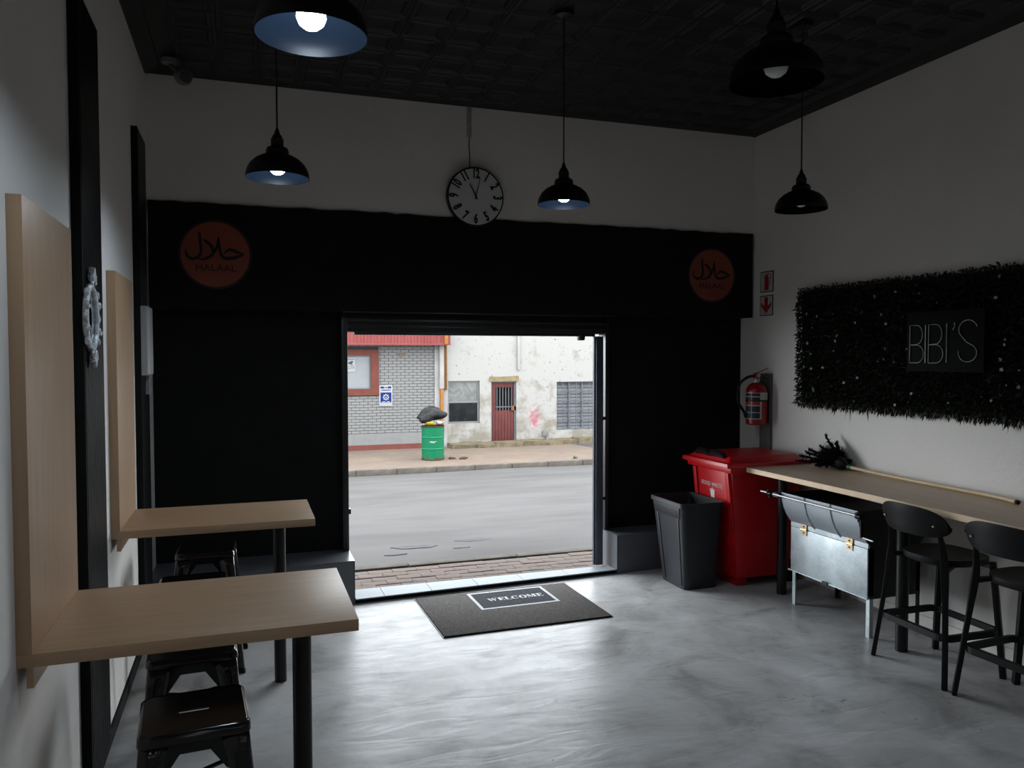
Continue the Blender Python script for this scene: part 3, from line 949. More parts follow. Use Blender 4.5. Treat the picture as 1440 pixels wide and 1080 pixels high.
# ---- green oil drum with rubbish
def mat_drum():
    m, nt, b, N, L = nmat('green_drum_paint')
    tc = N('ShaderNodeTexCoord')
    s = N('ShaderNodeSeparateXYZ'); L(tc.outputs['Object'], s.inputs[0])
    nz = N('ShaderNodeTexNoise'); nz.inputs['Scale'].default_value = 9; nz.inputs['Detail'].default_value = 6
    L(tc.outputs['Object'], nz.inputs['Vector'])
    ad = N('ShaderNodeMath'); ad.operation = 'MULTIPLY_ADD'; ad.inputs[1].default_value = -0.42
    L(nz.outputs[0], ad.inputs[0]); L(s.outputs[2], ad.inputs[2])
    cr = N('ShaderNodeValToRGB')
    e = cr.color_ramp.elements
    e[0].position = 0.0; e[0].color = (0.0387, 0.0148, 0.0070, 1)
    e[1].position = 0.10; e[1].color = (0.0037, 0.0655, 0.0301, 1)
    mr = N('ShaderNodeMapRange'); mr.inputs[1].default_value = -0.22; mr.inputs[2].default_value = 0.6
    L(ad.outputs[0], mr.inputs[0]); L(mr.outputs[0], cr.inputs[0]); L(cr.outputs[0], b.inputs['Base Color'])
    b.inputs['Roughness'].default_value = 0.45
    return m
M_drum = mat_drum()
M_rust = pmat('rusty_rim', (0.0349, 0.0148, 0.0087, 1), 0.8, var=0.3)
drum = thing('oil_drum', 'green steel oil drum used as a street bin', 'drum', (4.165, 17.98, -0.62))
rd = 0.262
obj('body', lathe(B(), [(0, 0), (rd, 0), (rd, 0.78), (rd - 0.012, 0.78), (rd - 0.012, 0.5), (0, 0.5)], 36), M_drum, drum, smooth=40)
for z in (0.27, 0.54):
    obj('hoop', lathe(B(), [(rd, z - 0.014), (rd + 0.012, z - 0.006), (rd + 0.012, z + 0.006), (rd, z + 0.014)], 36), pmat('green_hoop_paint', (0.0117, 0.0885, 0.0422, 1), 0.4), drum, smooth=60)
obj('rim', lathe(B(), [(rd - 0.012, 0.775), (rd + 0.010, 0.775), (rd + 0.010, 0.80), (rd - 0.012, 0.80), (rd - 0.012, 0.775)], 36), M_rust, drum)
obj('base_ring', lathe(B(), [(rd - 0.005, 0.0), (rd + 0.008, 0.0), (rd + 0.008, 0.022), (rd - 0.005, 0.022), (rd - 0.005, 0.0)], 36), M_rust, drum)
stk = B()
def on_drum(u, v, t):
    a = u / rd
    c_, s_ = math.cos(-PI / 2 - 0.23 + a), math.sin(-PI / 2 - 0.23 + a)
    return ((rd + t) * c_, (rd + t) * s_, v)
prism(stk, [(-0.09, 0.445), (-0.03, 0.455), (0.02, 0.448), (0.09, 0.455), (0.085, 0.44), (0.04, 0.435), (0.035, 0.405), (0.0, 0.42), (-0.05, 0.425)], 0.001, 0.004, on_drum)
obj('torn_sticker', stk, M_signw, drum)

def lump(name, loc, size, mat, label, cat, seed, group=None, crease=0.25):
    rnd = random.Random(seed)
    bm = B()
    bmesh.ops.create_icosphere(bm, subdivisions=3, radius=1.0)
    dirs = [(Vector((rnd.gauss(0, 1), rnd.gauss(0, 1), rnd.gauss(0, 1))).normalized(), rnd.uniform(-crease, crease)) for _ in range(22)]
    for v in bm.verts:
        nrm = v.co.normalized()
        k = 1.0
        for d, a in dirs:
            k += a * max(0, nrm.dot(d) - 0.72) * 2.2
        v.co = Vector((nrm.x * size[0], nrm.y * size[1], nrm.z * size[2])) * k
    o = obj(name, bm, mat, smooth=180)
    o.location = loc
    return tag(o, label, cat, group)
M_bag = pmat('shiny_black_bag', (0.0079, 0.0075, 0.0079, 1), 0.35, var=0.4, scale=7, bump=1.0, bscale=14, distort=1.5)
bag = lump('rubbish_bag', (4.09, 18.02, 0.41), (0.33, 0.20, 0.15), M_bag, 'black plastic rubbish bag heaped on the green drum', 'bag', 4, crease=0.9)
bag.rotation_euler = (0, R(-10), 0)
lump('yellow_rubbish', (4.06, 17.84, 0.245), (0.105, 0.07, 0.05), pmat('yellow_wrapper', (0.1627, 0.1180, 0.0107, 1), 0.4, var=0.3, scale=20), 'yellow crumpled wrapper at the top of the green drum', 'rubbish', 5, crease=0.6)
lump('white_rubbish', (4.275, 17.86, 0.25), (0.075, 0.06, 0.055), M_signw, 'white crumpled plastic at the top of the green drum', 'rubbish', 8, crease=0.6)
lump('pale_rubbish', (4.395, 17.95, 0.245), (0.032, 0.06, 0.05), pmat('pale_green_wrapper', (0.1162, 0.1328, 0.0951, 1), 0.5), 'pale green wrapper at the right rim of the green drum', 'rubbish', 11, crease=0.6)
# dry litter and weeds on the far sidewalk
for i, (x, y, c_, s) in enumerate(((4.62, 17.9, 'dry brown leaf litter beside the green drum', 0.09), (4.85, 17.8, 'brown scrap lying right of the green drum', 0.11))):
    lump('leaf_litter', (x, y, -0.60), (s, s * 0.6, 0.025), M_rust, c_, 'litter', 20 + i, crease=0.7)
M_weed = pmat('dry_green_weed', (0.0387, 0.0480, 0.0142, 1), 0.8, var=0.4, scale=9)
def tuft(x, y, n, h, sp, label):
    bm = B()
    for _ in range(n):
        a = random.uniform(0, 2 * PI)
        r0 = random.uniform(0, sp)
        bx_, by_ = r0 * math.cos(a), r0 * math.sin(a) * 0.5
        hh = h * random.uniform(0.4, 1)
        lean = Vector((random.uniform(-0.6, 0.6), random.uniform(-0.4, 0.4), 1)) * hh
        w = 0.008
        q = Vector((bx_, by_, 0))
        v = [bm.verts.new(q + Vector((-w, 0, 0))), bm.verts.new(q + Vector((w, 0, 0))), bm.verts.new(q + lean)]
        bm.faces.new(v)
    o = obj('weed_tuft', bm, M_weed, recalc=False)
    o.location = (x, y, -0.62)
    tag(o, label, 'weed', kind='stuff')
tuft(8.9, 17.05, 160, 0.14, 0.45, 'green weeds growing at the driveway corner')
tuft(7.35, 16.95, 25, 0.10, 0.08, 'single weed sprouting near the far kerb')
# weathered outdoor finishes have little sheen
for m_ in set(bpy.data.materials) - _in_mats:
    if 'glass' not in m_.name:
        m_.node_tree.nodes['Principled BSDF'].inputs['Specular IOR Level'].default_value = 0.06
    else:
        m_.node_tree.nodes['Principled BSDF'].inputs['Specular IOR Level'].default_value = 0.25
# ------------------------------------------------------------------ wall tables
def wall_table(label, y0, y1, zt, legxy, group):
    t = thing('wall_table', label, 'table', (XL, (y0 + y1) / 2, 0), group=group)
    oy = (y0 + y1) / 2
    a, b_ = y0 - oy, y1 - oy
    fx = 0.040                                     # face of upright board, from the wall
    obj('tabletop', box(B(), (0.0, a, 0.922), (0.955, b_, 0.96)), M_wood_x, t, bevel=0.0015)
    obj('wall_board', box(B(), (0.0, a, 0.9605), (fx, b_, zt)), M_wood_z, t, bevel=0.0015)
    lx, ly = legxy[0] - XL, legxy[1] - oy
    lg = obj('leg', lathe(B(), [(0, 0), (0.033, 0), (0.033, 0.914), (0, 0.914)], 24, (lx, ly, 0)), M_blackmetal, t, smooth=40)
    obj('leg_plate', box(B(), (lx - 0.06, ly - 0.06, 0.914), (lx + 0.06, ly + 0.06, 0.922)), M_blackmetal, t)
    obj('wall_cleat', box(B(), (0.024, a + 0.004, 0.862), (0.042, b_ - 0.03, 0.922)), M_wood_x, t)
    return t
wall_table('nearer wooden wall table with tall upright backboard', 2.505, 3.15, 2.252, (0.178, 2.83), 'wooden wall tables')
wall_table('farther wooden wall table nearest the doorway with upright backboard', 4.15, 4.735, 2.212, (0.167, 4.478), 'wooden wall tables')

# ------------------------------------------------------------------ metal cafe stools
def make_cafe_stool():
    t = thing('cafe_stool', '', 'stool', group='black metal cafe stools at the wall tables')
    H = 0.69
    ht, hb = 0.152, 0.212
    w = lambda z: ht + (hb - ht) * (1 - z / H)
    # pressed seat with hand slot and rolled edge
    s = B()
    prism(s, rrect(-ht, -ht, ht, ht, 0.03), H - 0.006, H, XY, holes=[rrect(-0.055, -0.011, 0.055, 0.011, 0.010, 3)])
    obj('seat', s, M_gloss, t, smooth=35)
    e = B()
    loop0, loop1, loop2 = (rrect(-q, -q, q, q, 0.032) for q in (ht - 0.004, ht + 0.006, ht + 0.008))
    rings = [[e.verts.new((x, y, z)) for x, y in lp] for lp, z in ((loop0, H + 0.0015), (loop1, H - 0.006), (loop2, H - 0.03))]
    for a, b_ in zip(rings, rings[1:]):
        m = len(a)
        for k in range(m):
            e.faces.new((a[k], a[(k + 1) % m], b_[(k + 1) % m], b_[k]))
    obj('seat_edge', e, M_gloss, t, smooth=60, recalc=False)
    # aprons with chamfered cut-outs
    for k in range(4):
        Mx = Matrix.Rotation(k * PI / 2, 4, 'Z')
        ap = B()
        zt, zm, zb = H - 0.028, 0.628, 0.565
        out = [(-w(zt) + 0.03, zt), (w(zt) - 0.03, zt), (w(zb) - 0.035, zb), (w(zb) - 0.075, zb), (w(zm) - 0.115, zm), (-w(zm) + 0.115, zm), (-w(zb) + 0.075, zb), (-w(zb) + 0.035, zb)]
        prism(ap, out, 0.0, 0.005, lambda u, v, tt: Mx @ Vector((u, -w(v) + 0.002 + tt, v)))
        obj('apron', ap, M_gloss, t)
    # folded angle legs
    for k in range(4):
        Mx = Matrix.Rotation(k * PI / 2, 4, 'Z')
        lg = B()
        N_ = 10
        lw = lambda z: 0.036 + 0.05 * (z / H) ** 2
        prof = []
        for i in range(N_ + 1):
            z = (H - 0.022) * i / N_
            a = w(z)
            q = lw(z)
            c = 0.016
            prof.append([(a - q, -a, z), (a - c, -a, z), (a - c * 0.3, -a + c * 0.3, z), (a, -a + c, z), (a, -a + q, z)])
        rg = [[lg.verts.new(Mx @ Vector(p)) for p in ring] for ring in prof]
        for r0, r1 in zip(rg, rg[1:]):
            for j in range(4):
                lg.faces.new((r0[j], r0[j + 1], r1[j + 1], r1[j]))
        lo = obj('leg', lg, M_gloss, t, smooth=50, recalc=False)
        sm = lo.modifiers.new('thickness', 'SOLIDIFY'); sm.thickness = 0.004; sm.offset = -1
        ft = B()
        a = w(0)
        p = Mx @ Vector((a - 0.017, -a + 0.017, 0))
        box(ft, (p.x - 0.019, p.y - 0.019, 0.0), (p.x + 0.019, p.y + 0.019, 0.018))
        obj('rubber_foot', ft, M_stool, lo, bevel=0.004)
    # cross brace under the seat
    br = B()
    for s_ in (1, -1):
        tube(br, [(-w(0.45) + 0.02, s_ * (-w(0.45) + 0.02), 0.45), (0, 0, 0.485), (w(0.45) - 0.02, s_ * (w(0.45) - 0.02), 0.45)], 1.0, sect=(0.02, 0.005))
    obj('brace', br, M_gloss, t)
    return t
cs = make_cafe_stool()
spots = ((-0.165, 2.62, 4, 'black metal cafe stool in front of the nearer table, closest to the viewer'),
         (-0.205, 3.245, 3, 'black metal cafe stool half hidden behind the nearer table top'),
         (-0.255, 4.13, 2, 'black metal cafe stool mostly hidden between the two tables'),
         (-0.225, 4.87, -2, 'black metal cafe stool at the doorway side of the farther table'))
for i, (x, y, a, lb) in enumerate(spots):
    o = cs if i == 0 else copy_tree(cs)
    o.location = (x, y, 0)
    o.rotation_euler.z = R(a)
    o['label'] = lb

# ------------------------------------------------------------------ slatted wall panels
def slat_panel(label, y0, y1, h, n):
    t = thing('slat_panel', label, 'wall panel', (XL, y0, 0), group='black slatted wall panels')
    obj('backing', box(B(), (0.0, 0.0, 0.07), (0.014, y1 - y0, h)), M_black, t)
    obj('edge_strip', box(B(), (0.0, -0.012, 0.07), (0.036, 0.012, h)), M_black, t)
    pitch = (y1 - y0 - 0.02) / n
    sm = None
    for k in range(n):
        if sm is None:
            o = obj('slat', box(B(), (0.014, -pitch * 0.29, 0.07), (0.036, pitch * 0.29, h)), M_slat, t, bevel=0.002)
            sm = o.data
        else:
            o = inst('slat', sm, t)
        o.location = (0, 0.02 + (k + 0.5) * pitch, 0)
    return t
slat_panel('tall black slatted panel behind the ornate mirror', 3.385, 3.82, 3.205, 15)
slat_panel('tall black slatted panel in the corner by the doorway', 5.13, 5.52, 3.16, 13)

# ornate oval mirror
M_silver = pmat('silver_painted_frame', (0.55, 0.57, 0.60, 1), 0.4, metal=0.35, var=0.25, scale=40, bump=0.5, bscale=70)
M_mirror = pmat('mirror_glass', (0.5, 0.52, 0.55, 1), 0.04, metal=1.0, var=0.02)
mir = thing('oval_mirror', 'small oval mirror with ornate silver scrolled frame', 'mirror', (XL + 0.037, 3.47, 1.955))
mir.scale = (1.0, 0.87, 0.755)
obj('glass', prism(B(), circ(0, 0, 0.118, 36, 0.150), 0.0, 0.008, YZ), M_mirror, mir, smooth=40)
fr = B()
n, m = 48, 8
rg = []
for i in range(n):
    a = 2 * PI * i / n
    c0 = Vector((0, 0.130 * math.cos(a), 0.162 * math.sin(a)))
    dr_ = Vector((0, math.cos(a), math.sin(a)))
    rad = 0.019 + 0.005 * math.sin(a * 14)
    rg.append([fr.verts.new(c0 + dr_ * rad * math.cos(2 * PI * k / m) + Vector((0.010 + 0.012 * (math.sin(2 * PI * k / m)), 0, 0))) for k in range(m)])
for i in range(n):
    for k in range(m):
        fr.faces.new((rg[i][k], rg[i][(k + 1) % m], rg[(i + 1) % n][(k + 1) % m], rg[(i + 1) % n][k]))
obj('frame', fr, M_silver, mir, smooth=60)
# scrolls and leaves around the frame
def scroll(cy, cz, r0, turns, a0, sgn):
    pts = []
    for k in range(22):
        t = k / 21
        a = a0 + sgn * turns * 2 * PI * t
        r = r0 * (1 - 0.82 * t)
        pts.append((0.02, cy + r * math.cos(a), cz + r * math.sin(a)))
    return tube(B(), pts, [0.007 * (1 - 0.45 * k / 21) for k in range(22)], 6)
for s_ in (-1, 1):
    obj('scroll', scroll(s_ * 0.042, 0.200, 0.036, 1.2, PI / 2, s_), M_silver, mir, smooth=60)
    obj('scroll', scroll(s_ * 0.040, -0.195, 0.034, 1.2, -PI / 2, -s_), M_silver, mir, smooth=60)
    obj('scroll', scroll(s_ * 0.145, 0.065, 0.026, 1.1, 0, s_), M_silver, mir, smooth=60)
    obj('scroll', scroll(s_ * 0.145, -0.065, 0.026, 1.1, 0, -s_), M_silver, mir, smooth=60)
    for az, rr in ((0.125, 0.130), (-0.125, 0.130), (0.0, 0.155)):
        lf = B()
        bmesh.ops.create_icosphere(lf, subdivisions=2, radius=1.0)
        for v in lf.verts:
            v.co = Vector((0.014 + v.co.x * 0.010, s_ * rr + v.co.y * 0.013, az + v.co.z * 0.024))
        obj('leaf', lf, M_silver, mir, smooth=180)
for z0, s_ in ((0.19, 1), (-0.185, -1)):
    cr_ = B()
    prof = [(-0.03, 0), (-0.045, 0.03 * s_), (-0.02, 0.045 * s_), (-0.012, 0.075 * s_), (0.0, 0.055 * s_), (0.012, 0.075 * s_), (0.02, 0.045 * s_), (0.045, 0.03 * s_), (0.03, 0)]
    prism(cr_, [(y, z0 + z) for y, z in prof], 0.006, 0.028, YZ)
    obj('crest', cr_, M_silver, mir, bevel=0.004)

# grey shallow board fixed on the corner slats
gb = thing('wall_box', 'narrow grey box fixed over the corner slat panel', 'box', (XL + 0.037, 5.26, 1.69))
obj('body', box(B(), (0.0, -0.15, 0.0), (0.032, 0.15, 0.415)), M_grey_plastic, gb, bevel=0.003)
obj('cover', box(B(), (0.032, -0.145, 0.005), (0.036, 0.145, 0.41)), pmat('pale_grey_cover', grey(0.5), 0.5), gb, bevel=0.001)
obj('cable_duct', box(B(), (0.0, 0.05, -0.12), (0.02, 0.12, 0.0)), M_grey_plastic, gb)

# ------------------------------------------------------------------ security camera on the ceiling
sec = thing('security_camera', 'small grey security camera on the ceiling corner', 'camera', (-0.44, 5.60, ZC - 0.001))
M_cam = pmat('grey_camera_shell', grey(0.16), 0.45, var=0.05)
obj('mount', lathe(B(), [(0, 0), (0.055, 0), (0.050, -0.025), (0.02, -0.035), (0, -0.035)], 20), M_cam, sec, smooth=40)
obj('arm', tube(B(), [(0, 0, -0.03), (0.03, -0.02, -0.06), (0.06, -0.035, -0.085)], 0.014, 8), M_cam, sec, smooth=60)
hd = B()
bmesh.ops.create_uvsphere(hd, u_segments=18, v_segments=12, radius=0.058)
for v in hd.verts:
    v.co += Vector((0.085, -0.05, -0.115))
obj('head', hd, M_cam, sec, smooth=180)
ld = Vector((0.35, -0.85, -0.38)).normalized()
lc = Vector((0.085, -0.05, -0.115))
obj('lens', tube(B(), [lc + ld * 0.045, lc + ld * 0.062], 0.034, 16), M_gloss, sec, smooth=40)

# ------------------------------------------------------------------ wall clock
clk = thing('wall_clock', 'round grey wall clock with black numerals over the doorway', 'clock', (1.695, YW - 0.012, 3.028))
M_face = pmat('grey_clock_face', (0.62, 0.62, 0.62, 1), 0.5, var=0.04)
FY = lambda u, v, t: (u, -t, v)
obj('case', prism(B(), circ(0, 0, 0.226, 48), 0.0, 0.045, FY), M_blackmetal, clk, bevel=0.004)
obj('face', prism(B(), circ(0, 0, 0.214, 48), 0.045, 0.048, FY), M_face, clk)
for k in range(1, 13):
    a = R(90 - 30 * k)
    bm = text_pts(str(k), 0.098, 0.0015, 0.60, bold=0.0042)
    rot = -R(30 * k) + (PI if 4 <= k <= 8 else 0)
    cx, cz = 0.172 * math.cos(a), 0.172 * math.sin(a)
    c_, s_ = math.cos(rot), math.sin(rot)
    place(bm, lambda x, y, z: (cx + x * c_ - y * s_, -0.050 - z, cz + x * s_ + y * c_))
    obj('numeral', bm, M_text_k, clk)
for ang, L_, w_ in ((R(90 + 28), 0.105, 0.010), (R(90 - 13), 0.150, 0.007)):
    d = Vector((math.cos(ang), math.sin(ang)))
    obj('hand', strip3(B(), [tuple(-d * 0.022), tuple(d * L_)], [w_, w_ * 0.5], 0.052, 0.055, FY), M_text_k, clk)
obj('pin', prism(B(), circ(0, 0, 0.008, 12), 0.050, 0.059, FY), M_text_k, clk)
# surface cable above the clock
cb = thing('clock_cable', 'thin cable running up the wall above the clock', 'cable', (1.66, YW, 3.25))
obj('wire', tube(B(), [(0, -0.006, -0.02), (0.003, -0.006, 0.08), (-0.003, -0.006, 0.18), (0.0, -0.006, 0.24)], 0.0035, 6), M_text_k, cb)
obj('duct', box(B(), (-0.018, -0.014, 0.24), (0.016, 0.0, 0.47)), pmat('grubby_duct', grey(0.36), 0.6, var=0.3, scale=25), cb, bevel=0.003)

# ------------------------------------------------------------------ halaal signs
M_halred = pmat('dull_red_disc', (0.26, 0.055, 0.030, 1), 0.6, var=0.12, scale=5)
M_halrim = pmat('dark_disc_rim', (0.010, 0.012, 0.014, 1), 0.6)
def halaal(loc, r, label):
    t = thing('halaal_sign', label, 'sign', loc, group='round red halaal signs on the black beam')
    obj('disc', prism(B(), circ(0, 0, r, 48), 0.0, 0.006, FY), M_halrim, t)
    obj('red_field', prism(B(), circ(0, 0, r * 0.93, 48), 0.006, 0.008, FY), M_halred, t)
    k = r * 0.93 / 420.0
    def px(L_):
        return [((x - 645) * k, (530 - y) * k) for x, y in L_]
    def st_(L_, W_, n=5):
        p = smooth_line(px(L_), n)
        m = len(p)
        Wd = []
        for i in range(m):
            f = i / (m - 1) * (len(W_) - 1)
            j = min(int(f), len(W_) - 2)
            Wd.append((W_[j] * (1 - (f - j)) + W_[j + 1] * (f - j)) * k)
        obj('script_stroke', strip3(B(), p, Wd, 0.008, 0.0105, FY), M_text_k, t)
    st_([(452, 255), (465, 380), (470, 500), (440, 565), (370, 595), (310, 565), (290, 510), (296, 470)], [30, 34, 36, 40, 42, 36, 26, 10])
    st_([(500, 345), (545, 375), (590, 415), (610, 460), (600, 500)], [14, 40, 44, 30, 12])
    st_([(684, 310), (672, 400), (640, 480), (585, 555), (510, 592), (440, 600)], [16, 30, 36, 40, 34, 10])
    st_([(684, 310), (690, 420), (712, 520), (745, 568), (810, 578), (900, 556), (995, 518)], [16, 30, 34, 40, 46, 46, 12])
    st_([(995, 518), (910, 490), (830, 462), (780, 480), (755, 520)], [12, 40, 46, 34, 10])
    hb = text_pts('HALAAL', 128 * k, 0.001, 1.05)
    place(hb, lambda x, y, z: (x + 2 * k, -0.009 - z, y - 178 * k))
    obj('lettering', hb, M_text_k, t)
halaal((-0.185, YW - 0.0125, 2.515), 0.243, 'round red halaal sign on the beam above the wooden tables')
halaal((3.825, YW - 0.0125, 2.498), 0.236, 'round red halaal sign on the beam beside the right wall')

# ------------------------------------------------------------------ pendant lamps
M_shade_in = pmat('shade_lining', (0.0010, 0.0017, 0.003, 1), 0.32, var=0.05, spec=0.035)
M_bulb_on = emat('lit_bulb', (0.72, 0.86, 1.0, 1), 225.0)
M_bulb_fill = emat('added_fill_bulb', (0.93, 0.96, 1.0, 1), 50.0)  # bulb of the fill lamps added out of view
M_bulb_off = pmat('unlit_bulb_glass', grey(0.75), 0.25, var=0.02)
def pendant(x, y, zr_, lit, label, bulb=None):
    t = thing('pendant_lamp', label, 'pendant lamp', (x, y, zr_), group='black dome pendant lamps')
    out = [(0.149, 0.0), (0.148, 0.018), (0.142, 0.04), (0.128, 0.065), (0.104, 0.088), (0.075, 0.104), (0.055, 0.112), (0.052, 0.116), (0.054, 0.128), (0.048, 0.142), (0.032, 0.150), (0.029, 0.156)]
    obj('shade', lathe(B(), out, 40), M_blackmetal, t, smooth=35, recalc=False)
    inn = [(0.149, 0.0), (0.1465, 0.0), (0.1455, 0.018), (0.139, 0.039), (0.125, 0.063), (0.102, 0.085), (0.074, 0.101), (0.05, 0.108), (0.0, 0.110)]
    obj('shade_lining', lathe(B(), inn, 40), M_shade_in, t, smooth=50, recalc=False)
    obj('lamp_holder', lathe(B(), [(0.029, 0.150), (0.030, 0.185), (0.024, 0.192), (0.022, 0.202), (0.014, 0.210), (0.010, 0.226), (0.0045, 0.24), (0, 0.24)], 24), M_blackmetal, t, smooth=40)
    obj('cord', tube(B(), [(0, 0, 0.238), (0, 0, ZC - zr_ - 0.03)], 0.0042, 8), M_blackmetal, t)
    obj('ceiling_rose', lathe(B(), [(0, ZC - zr_ - 0.002), (0.058, ZC - zr_ - 0.002), (0.056, ZC - zr_ - 0.022), (0.02, ZC - zr_ - 0.034), (0, ZC - zr_ - 0.034)], 24), M_blackmetal, t, smooth=40)
    obj('bulb', lathe(B(), [(0, 0.016), (0.018, 0.020), (0.032, 0.031), (0.039, 0.048), (0.038, 0.063), (0.030, 0.08), (0.018, 0.097), (0.016, 0.108), (0, 0.108)], 24), bulb or (M_bulb_on if lit else M_bulb_off), t, smooth=60)
    return t
ZR = 2.66
pendant(0.18, 2.19, ZR, True, 'lit black pendant lamp nearest the viewer, cut by the top of the picture')
pendant(0.16, 3.96, ZR, True, 'lit black pendant lamp hanging over the wooden tables')
pendant(1.725, 4.14, ZR, True, 'lit black pendant lamp hanging right of the clock')
pendant(1.63, 2.14, ZR + 0.02, False, 'unlit black pendant lamp hanging high before the dark ceiling')
pendant(3.11, 3.84, ZR, False, 'unlit black pendant lamp hanging against the right wall')
for x, y, lb in ((0.18, 0.3, 'added fill pendant lamp just behind the viewer on the table side'), (1.65, 0.3, 'added fill pendant lamp straight above and behind the viewer'), (3.1, 0.3, 'added fill pendant lamp behind the viewer on the counter side'),
                 (0.18, -1.5, 'added fill pendant lamp at the back of the shop on the table side'), (1.65, -1.5, 'added fill pendant lamp at the middle of the back of the shop'), (3.1, -1.5, 'added fill pendant lamp at the back of the shop on the counter side')):
    pendant(x, y, ZR, True, lb, M_bulb_fill)  # unseen lamps added behind the viewer to fill in light
# ------------------------------------------------------------------ long wall counter
CX0, CZ = 3.60, 0.955
ct = thing('service_counter', 'long pale wooden counter along the hedge wall', 'counter', (XR, 3.2, 0))
obj('worktop', box(B(), (CX0 + 0.003 - XR, 0.6 - 3.2, CZ - 0.036), (-0.001, 5.03 - 3.2, CZ)), M_counter, ct)
obj('edging', box(B(), (CX0 - XR, 0.6 - 3.2, CZ - 0.0355), (CX0 + 0.003 - XR, 5.03 - 3.2, CZ - 0.0005)), M_edge, ct)
for x, y in ((3.775, 3.70), (3.83, 4.90), (3.78, 1.6)):
    obj('leg', lathe(B(), [(0, 0), (0.036, 0), (0.036, 0.911), (0, 0.911)], 24, (x - XR, y - 3.2, 0)), M_blackmetal, ct, smooth=40)
    obj('leg_plate', box(B(), (x - XR - 0.06, y - 3.26, 0.911), (x - XR + 0.06, y - 3.14, 0.919)), M_blackmetal, ct)

# ------------------------------------------------------------------ bar stools (built facing +X, back at -X)
def make_bar_stool():
    t = thing('bar_stool', '', 'bar stool', group='black bar stools at the wall counter')
    # seat: rounded at the back, squarer at the front, slightly dished
    ol = []
    n = 56
    for i in range(n):
        a = 2 * PI * i / n
        ca, sa = math.cos(a), math.sin(a)
        e_ = 0.55 if ca > 0 else 0.9
        x = (abs(ca) ** e_) * (1 if ca > 0 else -1) * 0.195
        y = (abs(sa) ** 0.72) * (1 if sa > 0 else -1) * 0.20
        ol.append((x + 0.015, y))
    s = B()
    rings = []
    for k, z in ((0.0, 0.655), (0.35, 0.655), (0.7, 0.658), (0.92, 0.668), (1.0, 0.671), (1.0, 0.645), (0.96, 0.632), (0.0, 0.632)):
        if k == 0:
            rings.append([s.verts.new((0.015, 0, z))])
        else:
            rings.append([s.verts.new((0.015 + (x - 0.015) * k, y * k, z)) for x, y in ol])
    for a, b_ in zip(rings, rings[1:]):
        for i in range(n):
            j = (i + 1) % n
            if len(a) == 1: s.faces.new((a[0], b_[i], b_[j]))
            elif len(b_) == 1: s.faces.new((a[i], b_[0], a[j]))
            else: s.faces.new((a[i], b_[i], b_[j], a[j]))
    obj('seat', s, M_stool, t, smooth=40)
    # curved backrest
    def back_pt(v, h):       # v -1..1 across, h 0..1 up
        y = 0.238 * v
        x = -0.255 + 0.075 * v * v - 0.025 * h
        edge = max(0.0, 1 - abs(v) ** 3.6) ** 0.5
        mid = 0.872
        z = mid + (h - 0.5) * 0.165 * (0.10 + 0.90 * edge) + 0.012 * (1 - v * v)
        return x, y, z
    bk = B()
    NV, NH = 26, 6
    fr_, rr_ = [], []
    for i in range(NV + 1):
        v = math.sin((-1 + 2 * i / NV) * PI / 2)
        colf, colr = [], []
        for j in range(NH + 1):
            x, y, z = back_pt(v, j / NH)
            th = 0.009 if 0 < j < NH else 0.005
            colf.append(bk.verts.new((x + th, y, z))); colr.append(bk.verts.new((x - th, y, z)))
        fr_.append(colf); rr_.append(colr)
    for i in range(NV):
        for j in range(NH):
            bk.faces.new((fr_[i][j], fr_[i + 1][j], fr_[i + 1][j + 1], fr_[i][j + 1]))
            bk.faces.new((rr_[i][j], rr_[i][j + 1], rr_[i + 1][j + 1], rr_[i + 1][j]))
        for j in (0, NH):
            bk.faces.new((fr_[i][j], fr_[i + 1][j], rr_[i + 1][j], rr_[i][j]))
    for i in (0, NV):
        for j in range(NH):
            bk.faces.new((fr_[i][j], fr_[i][j + 1], rr_[i][j + 1], rr_[i][j]))
    bo = obj('backrest', bk, M_stool, t, smooth=50)
    for s_ in (-1, 1):
        obj('screw', tube(B(), [(-0.236, s_ * 0.176, 0.87), (-0.247, s_ * 0.176, 0.87)], 0.006, 8), M_grey_plastic, bo)
    # legs: rear legs rise to carry the back, front legs stop under the seat
    for s_ in (-1, 1):
        pts = smooth_line([(-0.235, s_ * 0.262, 0.0), (-0.205, s_ * 0.232, 0.30), (-0.182, s_ * 0.200, 0.60), (-0.182, s_ * 0.188, 0.72), (-0.208, s_ * 0.180, 0.85), (-0.219, s_ * 0.178, 0.90)], 5)
        m = len(pts)
        lg = tube(B(), pts, [0.86 + 0.35 * math.exp(-((p[2] - 0.62) / 0.12) ** 2) - 0.15 * (p[2] > 0.8) for p in pts], sect=(0.036, 0.030))
        obj('leg', lg, M_stool, t, bevel=0.005)
        obj('seat_bracket', tube(B(), [(-0.182, s_ * 0.196, 0.63), (-0.11, s_ * 0.165, 0.637), (-0.06, s_ * 0.15, 0.64)], [1.0, 0.85, 0.7], sect=(0.05, 0.022)), M_stool, t, bevel=0.004)
        lg = tube(B(), smooth_line([(0.205, s_ * 0.235, 0.0), (0.19, s_ * 0.205, 0.35), (0.178, s_ * 0.178, 0.645)], 4), 1.0, sect=(0.034, 0.032))
        obj('leg', lg, M_stool, t, bevel=0.005)
    # footrest ring
    ring = rrect(-0.208, -0.230, 0.185, 0.230, 0.05, 5)
    obj('footrest', tube(B(), [(x, y, 0.262) for x, y in ring], 1.0, closed=True, sect=(0.022, 0.036)), M_stool, t)
    obj('seat_rail', tube(B(), [(0.172, -0.178, 0.62), (0.172, 0.178, 0.62)], 1.0, sect=(0.03, 0.025)), M_stool, t)
    return t
bs = make_bar_stool()
bs.location = (3.785, 3.43, 0)
bs.rotation_euler.z = R(-2)
